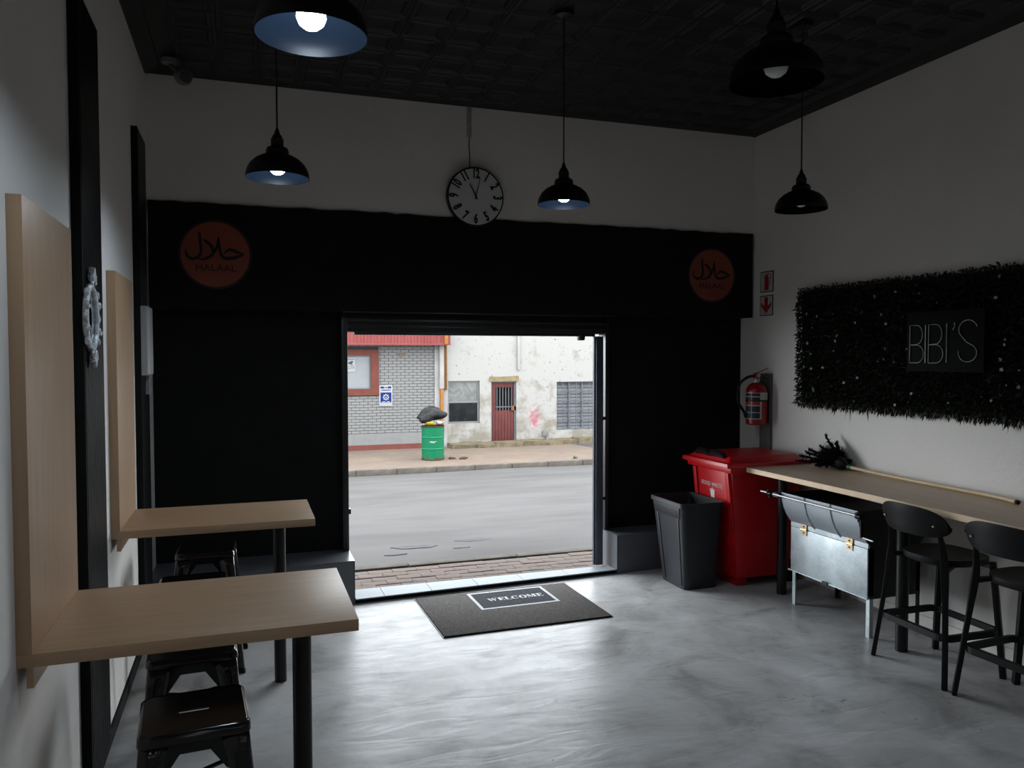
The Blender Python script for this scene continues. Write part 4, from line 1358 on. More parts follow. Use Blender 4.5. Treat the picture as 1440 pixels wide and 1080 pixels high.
bs['label'] = 'black bar stool beside the steel charcoal grill'
b2 = copy_tree(bs)
b2.location = (3.79, 2.868, 0)
b2.rotation_euler.z = R(3)
b2['label'] = 'black bar stool cut off by the right picture edge'

# ------------------------------------------------------------------ hedge panel and sign
def mat_leaf():
    m, nt, b, N, L = nmat('artificial_leaf')
    tc = N('ShaderNodeTexCoord')
    nz = N('ShaderNodeTexNoise'); nz.inputs['Scale'].default_value = 55; nz.inputs['Detail'].default_value = 2
    L(tc.outputs['Object'], nz.inputs['Vector'])
    cr = N('ShaderNodeValToRGB')
    e = cr.color_ramp.elements
    e[0].position = 0.35; e[0].color = (0.004, 0.007, 0.003, 1)
    e[1].position = 0.75; e[1].color = (0.035, 0.055, 0.012, 1)
    k = e.new(0.55); k.color = (0.009, 0.015, 0.006, 1)
    L(nz.outputs[0], cr.inputs[0]); L(cr.outputs[0], b.inputs['Base Color'])
    b.inputs['Roughness'].default_value = 0.6
    b.inputs['Specular IOR Level'].default_value = 0.3
    return m
M_leaf = mat_leaf()
HY0, HY1, HZ0, HZ1 = 2.70, 5.23, 1.415, 2.322
hg = thing('hedge_panel', 'artificial green hedge panel with small white flowers', 'hedge panel', (XR, (HY0 + HY1) / 2, HZ0))
hy = (HY0 + HY1) / 2
obj('backing', box(B(), (-0.016, HY0 + 0.008 - hy, 0.008), (-0.001, HY1 - 0.008 - hy, HZ1 - HZ0 - 0.008)), pmat('dark_mesh_backing', (0.004, 0.006, 0.003, 1), 0.9), hg)
rnd = random.Random(11)
vs, fs = [], []
def leaf(base, d, ln, w):
    up = Vector((rnd.gauss(0, 1), rnd.gauss(0, 1), rnd.gauss(0, 1)))
    sd = d.cross(up).normalized() * w
    droop = Vector((0, 0, -0.25 * ln))
    i = len(vs)
    mid = base + d * ln * 0.55
    vs.extend([base, mid + sd, base + d * ln + droop, mid - sd])
    fs.append((i, i + 1, i + 2)); fs.append((i, i + 2, i + 3))
HH = HZ1 - HZ0
for _ in range(30000):
    y, z = rnd.uniform(HY0, HY1) - hy, rnd.uniform(0, HH)
    ey = min(y + hy - HY0, HY1 - y - hy); ez = min(z, HH - z)
    bulge = min(1.0, min(ey, ez) / 0.05 + 0.35)
    x = -0.012 - 0.07 * rnd.random() * bulge
    d = Vector((-0.9, rnd.gauss(0, 0.8), rnd.gauss(0, 0.8)))
    if min(ey, ez) < 0.035:
        if ey < ez: d += Vector((0.5, 1.2 if y > 0 else -1.2, 0))
        else: d += Vector((0.5, 0, 1.2 if z > HH / 2 else -1.2))
    if d.x > -0.05: d.x = -0.05 - 0.3 * rnd.random()
    ln = rnd.uniform(0.02, 0.05) if rnd.random() < 0.985 else rnd.uniform(0.06, 0.09)
    leaf(Vector((x, y, z)), d.normalized(), ln, rnd.uniform(0.003, 0.008))
me = bpy.data.meshes.new('foliage')
me.from_pydata(vs, [], fs)
me.materials.append(M_leaf)
fo = bpy.data.objects.new('foliage', me)
COL.objects.link(fo); fo.parent = hg
tag(fo, kind='stuff')
fl = B()
for _ in range(80):
    y, z = rnd.uniform(HY0 + 0.05, HY1 - 0.04) - hy, rnd.uniform(0.04, HZ1 - HZ0 - 0.04)
    if -0.3 < (z + HZ0 - 1.89) / 1.0 < 0.25 and 3.42 < y + hy < 4.08:
        continue
    c0 = Vector((-0.085 - 0.015 * rnd.random(), y, z))
    k = rnd.uniform(0.006, 0.014)
    for p in range(5):
        a = 2 * PI * p / 5 + rnd.random()
        e1 = Vector((rnd.uniform(-0.4, 0.1), math.cos(a), math.sin(a))) * k
        e2 = Vector((0, -math.sin(a), math.cos(a))) * k * 0.45
        fl.faces.new([fl.verts.new(c0), fl.verts.new(c0 + e1 * 0.6 + e2), fl.verts.new(c0 + e1), fl.verts.new(c0 + e1 * 0.6 - e2)])
tag(obj('flowers', fl, pmat('white_petal', grey(0.22), 0.6), hg, recalc=False), kind='stuff')

sg = thing('name_sign', "black sign board reading BIBI'S in thin white tubing", 'sign', (XR - 0.132, 3.765, 1.70))
obj('board', box(B(), (0.0, -0.285, 0.0), (0.012, 0.285, 0.385)), pmat('black_acrylic', grey(0.004), 0.7, spec=0.06), sg, bevel=0.002)
for y in (-0.22, 0.22):
    obj('standoff', tube(B(), [(0.012, y, 0.19), (0.115, y, 0.19)], 0.010, 8), M_blackmetal, sg)
kx = 0.50 / 405.0
def nl(L_, closed=False):
    # crop pixels -> (y, z): left of the word is the far end (+y)
    return [(-0.007, 0.25 - (x - 805) * kx + 0.005, 0.055 + (678 - y) * (0.245 / 224)) for x, y in L_]
M_neon = pmat('white_tube_lettering', grey(0.40), 0.5)
def arc(cx, cy, rx, ry, a0, a1, n=12):
    return [(cx + rx * math.cos(R(a0 + (a1 - a0) * k / n)), cy - ry * math.sin(R(a0 + (a1 - a0) * k / n))) for k in range(n + 1)]
letters = []
for x0 in (805, 925):
    letters.append([(x0, 678), (x0, 455)] + [(x0 + 35, 455)] + arc(x0 + 42, 512, 40, 57, 80, -80, 10) + [(x0, 572)])
    letters.append([(x0, 572)] + [(x0 + 38, 572)] + arc(x0 + 45, 625, 44, 53, 80, -80, 10) + [(x0, 678)])
letters += [[(905, 678), (905, 455)], [(1035, 676), (1035, 452)], [(1078, 450), (1082, 470), (1070, 490)]]
letters.append(arc(1158, 490, 52, 52, 15, 230, 14) + [(1150, 560)] + arc(1156, 620, 52, 50, 60, -195, 16))
for L_ in letters:
    obj('letter_tube', tube(B(), nl(L_), 0.0026, 6), M_neon, sg, smooth=60)

# ------------------------------------------------------------------ safety signs
M_signcream = pmat('sign_cream', (0.50, 0.50, 0.46, 1), 0.5, var=0.03)
M_signred = pmat('sign_red', (0.36, 0.012, 0.012, 1), 0.5, var=0.05)
WX = lambda u, v, t: (-t, -u, v)
s1 = thing('extinguisher_sign', 'small white sign with red fire extinguisher symbol', 'sign', (XR - 0.001, 5.695, 2.352))
obj('plate', prism(B(), rect(-0.088, 0, 0.088, 0.178), 0, 0.004, WX), M_text_k, s1)
obj('field', prism(B(), rect(-0.080, 0.007, 0.080, 0.171), 0.004, 0.005, WX), M_signcream, s1)
obj('symbol', prism(B(), [(-0.028, 0.018), (0.028, 0.018), (0.028, 0.125), (0.014, 0.14), (0.014, 0.148), (0.0, 0.156), (-0.038, 0.14), (-0.038, 0.132), (-0.014, 0.143), (-0.014, 0.138), (-0.028, 0.125)], 0.005, 0.0065, WX), M_signred, s1)
obj('symbol', strip3(B(), [(0.005, 0.150), (0.035, 0.158), (0.052, 0.14), (0.050, 0.11), (0.040, 0.06)], 0.006, 0.005, 0.0065, WX), M_text_k, s1)
s2 = thing('arrow_sign', 'small white sign with red down arrow', 'sign', (XR - 0.001, 5.698, 2.149))
obj('plate', prism(B(), rect(-0.088, 0, 0.088, 0.175), 0, 0.004, WX), M_text_k, s2)
obj('field', prism(B(), rect(-0.080, 0.007, 0.080, 0.168), 0.004, 0.005, WX), M_signcream, s2)
obj('arrow', prism(B(), [(0, 0.018), (0.068, 0.085), (0.068, 0.115), (0.022, 0.085), (0.022, 0.158), (-0.022, 0.158), (-0.022, 0.085), (-0.068, 0.115), (-0.068, 0.085)], 0.005, 0.0065, WX), M_signred, s2)

# ------------------------------------------------------------------ fire extinguisher and backing post
bp_ = tag(obj('backing_post', box(B(), (-0.03, -0.07, -1.65), (0.0, 0.07, 0.0)), pmat('grey_painted_board', (0.13, 0.125, 0.11, 1), 0.7, var=0.1), bevel=0.003), 'narrow grey board fixed to the wall behind the extinguisher', 'board')
bp_.location = (XR, 5.675, 1.65)
ex = thing('fire_extinguisher', 'red fire extinguisher with printed label and black hose', 'fire extinguisher', (4.145, 5.66, 1.215))
M_exred = pmat('extinguisher_red', (0.30, 0.004, 0.008, 1), 0.3, var=0.05)
r = 0.088
obj('body', lathe(B(), [(0, 0.0), (r - 0.012, 0.0), (r, 0.012), (r, 0.285), (r - 0.006, 0.315), (r - 0.03, 0.345), (0.03, 0.36), (0.0, 0.362)], 36), M_exred, ex, smooth=40)
obj('neck', lathe(B(), [(0.026, 0.355), (0.026, 0.385), (0.018, 0.39), (0.018, 0.41), (0, 0.41)], 20), M_chrome, ex, smooth=40)
obj('valve', box(B(), (-0.02, -0.022, 0.395), (0.025, 0.022, 0.44)), M_exred, ex, bevel=0.005)
obj('lever', tube(B(), [(-0.015, -0.0, 0.44), (0.03, -0.02, 0.455), (0.085, -0.045, 0.485)], 1.0, sect=(0.018, 0.008)), M_exred, ex)
obj('lever', tube(B(), [(-0.01, -0.0, 0.405), (0.04, -0.02, 0.405), (0.085, -0.045, 0.39)], 1.0, sect=(0.018, 0.008)), M_blackmetal, ex)
obj('gauge', tube(B(), [(0.0, -0.02, 0.42), (0.0, -0.032, 0.42)], 0.016, 14), M_chrome, ex, smooth=40)
obj('hose', tube(B(), smooth_line([(-0.018, 0.0, 0.415), (-0.075, 0.02, 0.405), (-0.135, 0.045, 0.35), (-0.150, 0.055, 0.26), (-0.140, 0.05, 0.18), (-0.095, 0.03, 0.10)], 5), 0.012, 10), M_stool, ex, smooth=60)
obj('nozzle', tube(B(), [(-0.098, 0.032, 0.11), (-0.086, 0.022, 0.06)], [0.013, 0.017], 10), M_stool, ex, smooth=40)
obj('strap', lathe(B(), [(r + 0.001, 0.20), (r + 0.004, 0.20), (r + 0.004, 0.215), (r + 0.001, 0.215), (r + 0.001, 0.20)], 36), M_blackmetal, ex)
obj('bracket', box(B(), (r - 0.005, -0.02, 0.19), (XR - 0.03 - 4.145, 0.02, 0.23)), M_blackmetal, ex)
def on_ext(rr_):
    a0 = math.atan2(-5.66, -4.145)   # toward the viewer
    return lambda u, v, t: ((rr_ + t) * math.cos(a0 - 0.35 + u / r), (rr_ + t) * math.sin(a0 - 0.35 + u / r), v)
def band(name, u0, u1, v0, v1, t0, m):
    bm = B()
    n = 8
    f = on_ext(r)
    for k in range(n):
        ua, ub = u0 + (u1 - u0) * k / n, u0 + (u1 - u0) * (k + 1) / n
        a = [bm.verts.new(f(*q)) for q in ((ua, v0, t0), (ub, v0, t0), (ub, v1, t0), (ua, v1, t0))]
        b_ = [bm.verts.new(f(*q)) for q in ((ua, v0, t0 + 0.001), (ub, v0, t0 + 0.001), (ub, v1, t0 + 0.001), (ua, v1, t0 + 0.001))]
        bm.faces.new(b_)
        for j in range(4):
            bm.faces.new((a[j], a[(j + 1) % 4], b_[(j + 1) % 4], b_[j]))
    return obj(name, bm, m, ex, smooth=40)
M_lblue = pmat('dark_label_print', (0.010, 0.014, 0.022, 1), 0.5)
band('label', -0.085, 0.075, 0.05, 0.275, 0.0012, M_signcream)
for v0, v1, m in ((0.245, 0.270, M_lblue), (0.215, 0.238, M_lblue), (0.170, 0.205, M_signred), (0.110, 0.162, M_lblue), (0.058, 0.104, M_lblue)):
    for u0, u1 in ((-0.078, -0.012), (-0.006, 0.060)):
        band('label_print', u0, u1, v0, v1, 0.0024, m)
band('service_tag', 0.062, 0.150, 0.215, 0.278, 0.004, M_signcream)

# ------------------------------------------------------------------ red wheelie bin (front faces -X)
wbz = thing('wheelie_bin', 'tall red food waste wheelie bin with black lid handles', 'bin', (3.86, 5.36, 0))
yb0, yb1 = -0.285, 0.275
def taper_box(x0, x1, y0, y1, z0, X0, X1, Y0, Y1, z1):
    return hexa(B(), [(x0, y0, z0), (x1, y0, z0), (x1, y1, z0), (x0, y1, z0)], [(X0, Y0, z1), (X1, Y0, z1), (X1, Y1, z1), (X0, Y1, z1)])
body = taper_box(-0.27, 0.22, -0.235, 0.225, 0.06, -0.36, 0.30, yb0, yb1, 0.93)
obj('body', body, M_red, wbz, bevel=0.045)
obj('rim', taper_box(-0.385, 0.32, yb0 - 0.025, yb1 + 0.025, 0.905, -0.39, 0.325, yb0 - 0.03, yb1 + 0.03, 0.945), M_red, wbz, bevel=0.008)
# front face recessed-panel ribs
fxn = lambda z: -0.27 - 0.09 * (z - 0.06) / 0.87
for y0, y1 in ((yb0 + 0.03, yb0 + 0.075), (yb1 - 0.075, yb1 - 0.03)):
    rb = hexa(B(), [(fxn(0.45) - 0.012, y0, 0.45), (fxn(0.45) + 0.01, y0, 0.45), (fxn(0.45) + 0.01, y1, 0.45), (fxn(0.45) - 0.012, y1, 0.45)],
              [(fxn(0.90) - 0.018, y0, 0.90), (fxn(0.90) + 0.01, y0, 0.90), (fxn(0.90) + 0.01, y1, 0.90), (fxn(0.90) - 0.018, y1, 0.90)])
    obj('rib', rb, M_red, wbz, bevel=0.006)
lid = taper_box(-0.43, 0.345, yb0 - 0.045, yb1 + 0.045, 0.948, -0.425, 0.34, yb0 - 0.04, yb1 + 0.04, 0.985)
lo = obj('lid', lid, M_red, wbz, bevel=0.010)
obj('lid_dome', taper_box(-0.39, 0.30, yb0 - 0.01, yb1 + 0.01, 0.985, -0.34, 0.26, yb0 + 0.05, yb1 - 0.05, 1.03), M_red, lo, bevel=0.012)
for yy in (-0.10, 0.10):
    obj('lid_handle', tube(B(), smooth_line([(-0.345, yy - 0.075, 1.0), (-0.365, yy - 0.06, 1.034), (-0.365, yy + 0.06, 1.034), (-0.345, yy + 0.075, 1.0)], 4), 1.0, sect=(0.05, 0.03)), M_stool, lo, bevel=0.003)
obj('rear_bar', tube(B(), [(0.36, yb0, 0.96), (0.36, yb1, 0.96)], 0.016, 10), M_stool, wbz, smooth=40)
for yy in (yb0 + 0.04, yb1 - 0.04):
    wh = lathe(B(), [(0, -0.03), (0.06, -0.03), (0.09, -0.025), (0.09, 0.025), (0.06, 0.03), (0, 0.03)], 24, (0.24, yy + (0.05 if yy < 0 else -0.05), 0.091), axis='Y')
    obj('wheel', wh, M_stool, wbz, smooth=40)
obj('axle', tube(B(), [(0.24, yb0 + 0.05, 0.091), (0.24, yb1 - 0.05, 0.091)], 0.012, 8), M_blackmetal, wbz)
obj('foot', box(B(), (-0.24, -0.18, 0.0), (-0.14, 0.18, 0.07)), M_red, wbz, bevel=0.01)
slope = 0.09 / 0.87
def onfront(x, y, z):   # text plane x->-Y, y->Z on the sloping front
    zz = 0.78 + y
    return (fxn(zz) - 0.003 - z, -x - 0.0, zz)
M_pale = pmat('faded_white_print', (0.70, 0.62, 0.62, 1), 0.6)
obj('lettering', place(text_pts('FOOD WASTE', 0.048, 0.001, 0.95), onfront), M_pale, wbz)
sym = B()
def FR(u, v, t): return (fxn(0.78 + v) - 0.002 - t, -u, 0.78 + v)
prism(sym, [(-0.024, -0.105), (0.024, -0.105), (0.03, -0.05), (-0.03, -0.05)], 0, 0.002, FR)
prism(sym, rect(-0.036, -0.048, 0.036, -0.040), 0, 0.002, FR)
prism(sym, [(-0.012, -0.038), (0.012, -0.038), (0.0, -0.024)], 0, 0.002, FR)
obj('bin_symbol', sym, M_pale, wbz)

# ------------------------------------------------------------------ black rubbish bin
bn = thing('rubbish_bin', 'open black plastic rubbish bin in front of the red bin', 'bin', (3.30, 5.37, 0))
x0, x1, y0, y1 = -0.195, 0.165, -0.245, 0.235
b0 = (-0.125, 0.160, -0.170, 0.185)
H = 0.68
bmn = B()
def rr4(t, ins, z):
    a = [b0[0] + (x0 - b0[0]) * t + ins, b0[2] + (y0 - b0[2]) * t + ins, b0[1] + (x1 - b0[1]) * t - ins, b0[3] + (y1 - b0[3]) * t - ins]
    return [bmn.verts.new((x, y, z)) for x, y in rrect(a[0], a[1], a[2], a[3], 0.035)]
rings = [rr4(0, 0, 0.0), rr4(0.5, 0, H * 0.5), rr4(1, 0, H), rr4(1, 0.008, H), rr4(0.1, 0.008, 0.03)]
for a, b_ in zip(rings, rings[1:]):
    m = len(a)
    for k in range(m):
        bmn.faces.new((a[k], a[(k + 1) % m], b_[(k + 1) % m], b_[k]))
bmn.faces.new(rings[0][::-1]); bmn.faces.new(rings[-1])
obj('body', bmn, M_black_bin, bn, smooth=35)
rmb = B()
o1 = rrect(x0 - 0.012, y0 - 0.012, x1 + 0.012, y1 + 0.012, 0.04)
i1 = rrect(x0 + 0.006, y0 + 0.006, x1 - 0.006, y1 - 0.006, 0.03)
prism(rmb, o1, H - 0.03, H + 0.004, XY, holes=[i1])
obj('rim', rmb, M_black_bin, bn, smooth=35)
fxb = lambda z: b0[0] + (x0 - b0[0]) * z / H
for ya, yb_ in ((-0.17, -0.145), (0.135, 0.16)):
    rb = hexa(B(), [(fxb(0.03) - 0.006, ya * 0.8, 0.03), (fxb(0.03) + 0.004, ya * 0.8, 0.03), (fxb(0.03) + 0.004, yb_ * 0.8, 0.03), (fxb(0.03) - 0.006, yb_ * 0.8, 0.03)],
              [(fxb(0.56) - 0.006, ya, 0.56), (fxb(0.56) + 0.004, ya, 0.56), (fxb(0.56) + 0.004, yb_, 0.56), (fxb(0.56) - 0.006, yb_, 0.56)])
    obj('rib', rb, M_black_bin, bn, bevel=0.002)
rb = hexa(B(), [(fxb(0.56) - 0.006, -0.19, 0.56), (fxb(0.56) + 0.004, -0.19, 0.56), (fxb(0.56) + 0.004, 0.19, 0.56), (fxb(0.56) - 0.006, 0.19, 0.56)],
          [(fxb(0.645) - 0.008, -0.20, 0.645), (fxb(0.645) + 0.004, -0.20, 0.645), (fxb(0.645) + 0.004, 0.20, 0.645), (fxb(0.645) - 0.008, 0.20, 0.645)])
obj('band', rb, M_black_bin, bn, bevel=0.003)

# ------------------------------------------------------------------ steel drum grill under the counter
gr = thing('charcoal_grill', 'galvanised half drum charcoal grill with hinged front flap', 'grill', (3.95, 4.30, 0))
gy0, gy1 = -0.37, 0.37
rc, zc = 0.31, 0.822
dm = B()
nA = 18
for t_, m_ in ((0.0, 0),):
    outer, inner = [], []
    for k in range(nA + 1):
        a = PI + PI * k / nA
        outer.append((rc * math.cos(a), zc + rc * math.sin(a)))
        inner.append(((rc - 0.006) * math.cos(a), zc + (rc - 0.006) * math.sin(a)))
    rows_ = []
    for y in (gy0, gy1):
        rows_.append(([dm.verts.new((x, y, z)) for x, z in outer], [dm.verts.new((x, y, z)) for x, z in inner]))
    for k in range(nA):
        dm.faces.new((rows_[0][0][k], rows_[0][0][k + 1], rows_[1][0][k + 1], rows_[1][0][k]))
        dm.faces.new((rows_[0][1][k], rows_[1][1][k], rows_[1][1][k + 1], rows_[0][1][k + 1]))
        for q in (0, 1):
            dm.faces.new((rows_[q][0][k], rows_[q][1][k], rows_[q][1][k + 1], rows_[q][0][k + 1]))
    for k in (0, nA):
        dm.faces.new((rows_[0][0][k], rows_[1][0][k], rows_[1][1][k], rows_[0][1][k]))
obj('drum', dm, M_drumsteel, gr, smooth=40)
for y in (gy0, gy1):
    pg = [(x, z) for x, z in outer]
    obj('end_plate', prism(B(), pg, y - 0.004, y + 0.004, XZ), M_soot, gr)
for y in (-0.125, 0.125):
    rb = B()
    tube(rb, [(rc * 1.004 * math.cos(PI + PI * k / nA), y, zc + rc * 1.004 * math.sin(PI + PI * k / nA)) for k in range(nA + 1)], 0.007, 8)
    obj('rib', rb, M_drumsteel, gr, smooth=60)
# box below with flap
bx = B()
prism(bx, [(-0.205, 0.27), (0.205, 0.27), (0.205, 0.62), (-0.205, 0.62)], gy0, gy1, XZ)
obj('fire_box', bx, M_soot, gr)
obj('top_strip', box(B(), (-0.222, gy0, 0.575), (-0.205, gy1, 0.615)), M_galv, gr)
fp = obj('flap', box(B(), (-0.224, gy0 + 0.002, 0.262), (-0.214, gy1 - 0.002, 0.572)), M_galv, gr, bevel=0.002)
obj('flap_lip', box(B(), (-0.238, gy0 - 0.01, 0.254), (-0.214, gy1 + 0.01, 0.262)), M_galv, fp)
obj('flap_catch', box(B(), (-0.246, -0.03, 0.250), (-0.236, 0.02, 0.268)), M_soot, fp)
for y in (-0.215, 0.225):
    h_ = obj('hinge', box(B(), (-0.230, y - 0.028, 0.535), (-0.224, y + 0.028, 0.612)), M_brass, gr)
    obj('hinge_pin', tube(B(), [(-0.231, y - 0.03, 0.574), (-0.231, y + 0.03, 0.574)], 0.006, 8), M_brass, h_)
    for dz in (-0.022, 0.022):
        obj('screw', tube(B(), [(-0.229, y, 0.574 + dz), (-0.233, y, 0.574 + dz)], 0.006, 8), M_soot, h_)
for x in (-0.205, 0.205):
    for y in (gy0, gy1):
        sx, sy = (1 if x < 0 else -1), (1 if y < 0 else -1)
        lg = B()
        prism(lg, [(x, y), (x + sx * 0.03, y), (x + sx * 0.03, y + sy * 0.004), (x + sx * 0.004, y + sy * 0.004), (x + sx * 0.004, y + sy * 0.03), (x, y + sy * 0.03)], 0.0, 0.60, XY)
        obj('leg', lg, M_galv if x < 0 else M_soot, gr)
for y in (gy0 + 0.002, gy1 - 0.002):
    obj('side_rail', box(B(), (-0.205, y - 0.004, 0.25), (0.205, y + 0.004, 0.27)), M_soot, gr)
# rotisserie rod with knobs and crank
rod = obj('spit_rod', tube(B(), [(-0.335, gy0 - 0.035, 0.800), (-0.335, gy1 + 0.20, 0.800)], 0.008, 10), M_chrome, gr, smooth=60)
for y in (gy0 - 0.045, gy1 + 0.09):
    kb = B()
    lathe(kb, [(0, -0.02), (0.022, -0.02), (0.024, 0), (0.022, 0.02), (0, 0.02)], 12, (-0.335, y, 0.80), axis='Y')
    obj('knob', kb, M_stool, rod, smooth=40)
    kb = B()
    for k in range(3):
        a = 2 * PI * k / 3 + 0.4
        tube(kb, [(-0.335, y, 0.80), (-0.335 + 0.034 * math.cos(a), y, 0.80 + 0.034 * math.sin(a))], 0.011, 8)
    obj('knob_wing', kb, M_stool, rod, smooth=40)
obj('rod_bracket', box(B(), (-0.34, gy0 - 0.03, 0.785), (-0.30, gy0 - 0.005, 0.815)), M_soot, gr)
obj('rod_bracket', box(B(), (-0.34, gy1 + 0.0, 0.785), (-0.30, gy1 + 0.08, 0.815)), M_soot, gr)
obj('crank', tube(B(), [(-0.335, gy0 - 0.05, 0.80), (-0.335, gy0 - 0.06, 0.80), (-0.335, gy0 - 0.065, 0.67)], 1.0, sect=(0.022, 0.008)), M_stool, rod)
obj('crank_handle', tube(B(), [(-0.335, gy0 - 0.055, 0.672), (-0.335, gy0 - 0.16, 0.668)], 0.006, 8), M_chrome, rod)
ash = B()
prism(ash, [(-0.29, 0.75), (0.29, 0.75), (0.29, 0.757), (-0.29, 0.757)], gy0 + 0.01, gy1 - 0.01, XZ)
obj('grate', ash, M_soot, gr)

# ------------------------------------------------------------------ broom lying on the counter
bro = thing('broom', 'black bristle broom with long pale bent handle lying on counter', 'broom', (4.12, 4.0, CZ))
hp = smooth_line([(0.03, -0.735, 0.013), (0.065, -0.60, 0.013), (0.075, -0.35, 0.014), (0.070, -0.05, 0.016), (0.062, 0.30, 0.022), (0.052, 0.58, 0.034)], 5)
obj('handle', tube(B(), hp, 0.0125, 10), M_handle, bro, smooth=60)
obj('end_cap', tube(B(), [(0.029, -0.735, 0.013), (0.024, -0.752, 0.013)], 0.0132, 12), M_stool, bro, smooth=40)
obj('collar', tube(B(), [(0.052, 0.575, 0.034), (0.050, 0.615, 0.036)], 0.0155, 12), pmat('green_collar', (0.01, 0.12, 0.06, 1), 0.4), bro, smooth=40)
hd = B()
tube(hd, [(0.050, 0.61, 0.036), (0.045, 0.66, 0.05), (0.035, 0.72, 0.06)], [0.02, 0.05, 0.045], 12)
obj('head', hd, M_stool, bro, smooth=60)
rnd = random.Random(5)
vs, fs = [], []
def blade(p, q, w):
    d = (q - p)
    sd = d.cross(Vector((rnd.gauss(0, 1), rnd.gauss(0, 1), rnd.gauss(0, 1)))).normalized() * w
    i = len(vs)
    vs.extend([p - sd, p + sd, q]); fs.append((i, i + 1, i + 2))
def spray(p0, p1, n, ln):
    for k in range(n):
        t = k / n
        p = p0.lerp(p1, t)
        for s_ in range(3):
            d = (p1 - p0).normalized() * 0.7 + Vector((rnd.gauss(0, 0.5), rnd.gauss(0, 0.5), rnd.gauss(0, 0.5)))
            blade(p, p + d.normalized() * ln * (1.1 - 0.6 * t), 0.006)
    blade(p0, p1, 0.008)
c0 = Vector((0.040, 0.66, 0.05))
tips = [(0.05, 0.84, 0.245), (0.09, 0.77, 0.20), (0.06, 0.90, 0.11), (0.0, 1.0, 0.10), (-0.04, 1.02, 0.07), (-0.10, 0.98, 0.04), (0.08, 0.93, 0.05), (-0.02, 0.94, 0.13), (0.02, 0.86, 0.16), (0.10, 0.72, 0.12), (-0.06, 0.86, 0.05), (0.10, 0.64, 0.07), (0.0, 0.80, 0.10), (-0.08, 0.78, 0.03), (0.06, 0.78, 0.14)]
for tp in tips:
    spray(c0, Vector(tp), 60, 0.05)
for _ in range(2600):
    a = Vector((rnd.gauss(0, 0.35), rnd.uniform(0.3, 1), rnd.uniform(-0.05, 0.6))).normalized()
    e = c0 + a * rnd.uniform(0.08, 0.22)
    e.z = max(e.z, 0.004); e.x = min(e.x, 0.145)
    blade(c0 + Vector((rnd.uniform(-0.03, 0.03), 0, rnd.uniform(-0.02, 0.03))), e, 0.004)
for i, v in enumerate(vs):
    v.z = max(v.z, 0.003); v.x = min(v.x, 0.147)
me = bpy.data.meshes.new('bristles'); me.from_pydata(vs, [], fs); me.materials.append(pmat('black_bristle', grey(0.004), 0.8, spec=0.1))
bo = bpy.data.objects.new('bristles', me); COL.objects.link(bo); bo.parent = bro
tag(bo, kind='stuff')

# ------------------------------------------------------------------ welcome mat
def mat_carpet(name, a, b_, sc_):
    m, nt, b, N, L = nmat(name)
    tc = N('ShaderNodeTexCoord')
    nz = N('ShaderNodeTexNoise'); nz.inputs['Scale'].default_value = sc_; nz.inputs['Detail'].default_value = 2
    L(tc.outputs['Object'], nz.inputs['Vector'])
    cr = N('ShaderNodeValToRGB'); cr.color_ramp.elements[0].position = 0.35; cr.color_ramp.elements[1].position = 0.65
    cr.color_ramp.elements[0].color = a; cr.color_ramp.elements[1].color = b_
    L(nz.outputs[0], cr.inputs[0]); L(cr.outputs[0], b.inputs['Base Color'])
    b.inputs['Roughness'].default_value = 0.95
    b.inputs['Specular IOR Level'].default_value = 0.1
    bp = N('ShaderNodeBump'); bp.inputs['Strength'].default_value = 0.8; bp.inputs['Distance'].default_value = 0.006
    L(nz.outputs[0], bp.inputs['Height']); L(bp.outputs[0], b.inputs['Normal'])
    return m
mt = thing('welcome_mat', 'grey brown doormat with dark centre panel reading WELCOME', 'doormat', (1.776, 5.245, 0), R(0.8))
M_mat = mat_carpet('grey_brown_loop_pile', (0.045, 0.040, 0.038, 1), (0.115, 0.105, 0.098, 1), 130)
M_matc = mat_carpet('charcoal_pile', (0.016, 0.017, 0.021, 1), (0.055, 0.057, 0.066, 1), 130)
M_matb = mat_carpet('pale_pile', (0.45, 0.46, 0.48, 1), (0.62, 0.63, 0.66, 1), 130)
obj('backing', prism(B(), rrect(-0.605, -0.425, 0.605, 0.425, 0.012), 0.0, 0.004, XY), M_stool, mt)
bm = B()
prism(bm, rect(-0.597, -0.417, 0.597, 0.417), 0.004, 0.012, XY)
obj('pile', bm, M_mat, mt, bevel=0.003)
cx0, cy0, cx1, cy1 = -0.215, -0.005, 0.385, 0.385
obj('border', prism(B(), rect(cx0, cy0, cx1, cy1), 0.012, 0.0135, XY, holes=[rect(cx0 + 0.022, cy0 + 0.022, cx1 - 0.022, cy1 - 0.022)]), M_matb, mt)
obj('centre_panel', box(B(), (cx0 + 0.022, cy0 + 0.022, 0.012), (cx1 - 0.022, cy1 - 0.022, 0.0128)), M_matc, mt)
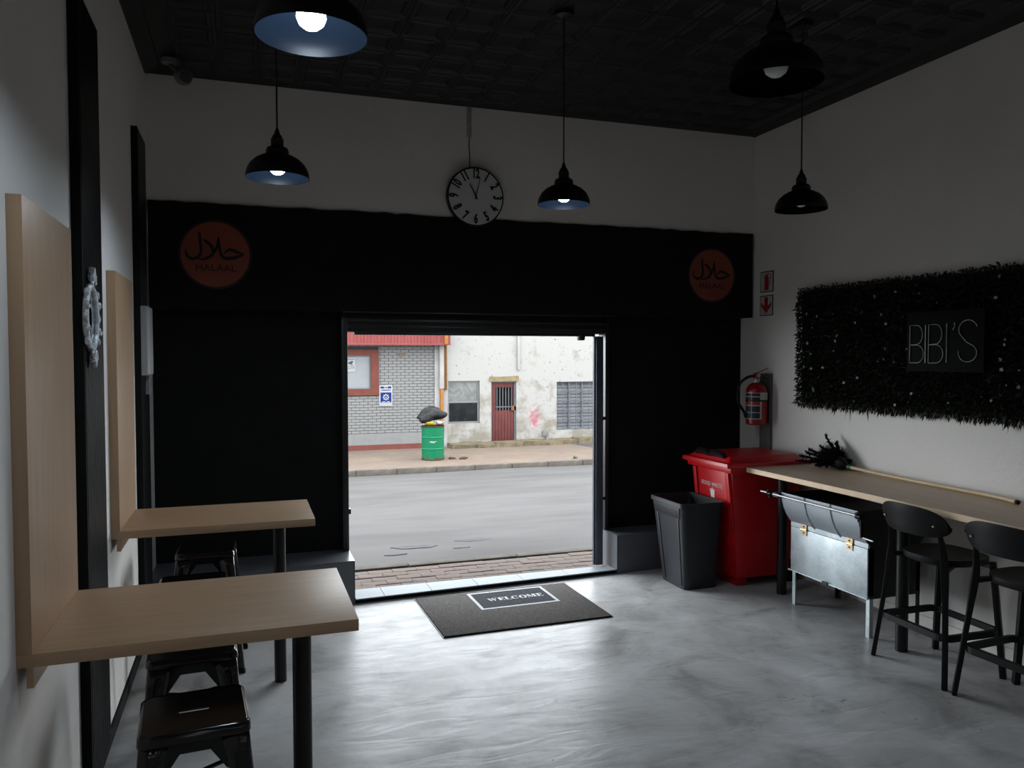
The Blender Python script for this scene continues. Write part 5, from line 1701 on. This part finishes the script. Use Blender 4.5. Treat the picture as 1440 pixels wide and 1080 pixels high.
# bold serif capitals from strokes: thick stems, thin hairlines, slab serifs
def serif_word(word, x, y, h, to):
    T, t, s = 0.24 * h, 0.09 * h, 0.10 * h
    def quad(bm, pts):
        prism(bm, [(x + px, y + py) for px, py in pts], 0.0128, 0.0142, XY)
    for ch in word:
        bm = B()
        q = lambda a, b_, c_, d_: quad(bm, rect(a, b_, c_, d_))
        if ch in 'EL':
            w = 0.66 * h
            q(0.06 * h, 0, 0.06 * h + T, h)
            q(0, 0, 0.06 * h + T + 0.05 * h, t * 0.8)
            q(0.06 * h + T, 0, w, t); quad(bm, [(w - s, t), (w, t), (w, 0.30 * h)])
            q(0, h - t * 0.8, 0.06 * h, h)
            if ch == 'E':
                q(0.06 * h + T, h - t, w, h); quad(bm, [(w - s, h - t), (w, h - 0.30 * h), (w, h - t)])
                q(0.06 * h + T, 0.47 * h, w * 0.72, 0.47 * h + t); q(w * 0.72, 0.38 * h, w * 0.72 + t * 0.6, 0.66 * h)
            else:
                q(0.06 * h + T, h - t * 0.8, 0.42 * h, h)
        elif ch in 'CO':
            w = 0.80 * h
            pts, wd = [], []
            a0, a1 = (45, 315) if ch == 'C' else (0, 360)
            for k in range(25):
                a = R(a0 + (a1 - a0) * k / 24)
                pts.append((x + w / 2 + (w / 2 - 0.09 * h) * math.cos(a), y + h / 2 + (h / 2 - 0.04 * h) * math.sin(a)))
                wd.append(t + (T - t) * abs(math.cos(a)) ** 1.3)
            strip3(bm, pts, wd, 0.0128, 0.0142, XY)
            if ch == 'C':
                q(w - 0.16 * h, 0.62 * h, w - 0.08 * h, h)
        elif ch == 'M':
            w = 1.02 * h
            q(0.07 * h, 0, 0.07 * h + t, h); q(w - 0.06 * h - T, 0, w - 0.06 * h, h)
            quad(bm, [(0.07 * h, h), (0.07 * h + T, h), (0.56 * h, 0.10 * h), (0.46 * h, 0.0)])
            quad(bm, [(0.46 * h, 0), (0.54 * h, 0.0), (w - 0.06 * h - T, h), (w - 0.12 * h - T, h)])
            q(0, 0, 0.22 * h, t * 0.8); q(w - T - 0.12 * h, 0, w, t * 0.8); q(0, h - t * 0.8, 0.1 * h, h); q(w - 0.1 * h, h - t * 0.8, w, h)
        elif ch == 'W':
            w = 1.12 * h
            for dx in (0.0, 0.42 * h):
                quad(bm, [(0.05 * h + dx, h), (0.05 * h + T + dx, h), (0.38 * h + dx, 0.0), (0.30 * h + dx, 0.0)])
                quad(bm, [(0.30 * h + dx, 0.0), (0.38 * h + dx, 0.0), (0.60 * h + dx, h), (0.54 * h + dx, h)])
            q(0, h - t * 0.8, 0.36 * h, h); q(0.42 * h, h - t * 0.8, 0.78 * h, h); q(0.88 * h, h - t * 0.8, w, h)
        obj('letter', bm, M_matb, mt)
        x += w + 0.10 * h
serif_word('WELCOME', -0.11, 0.155, 0.068, None)
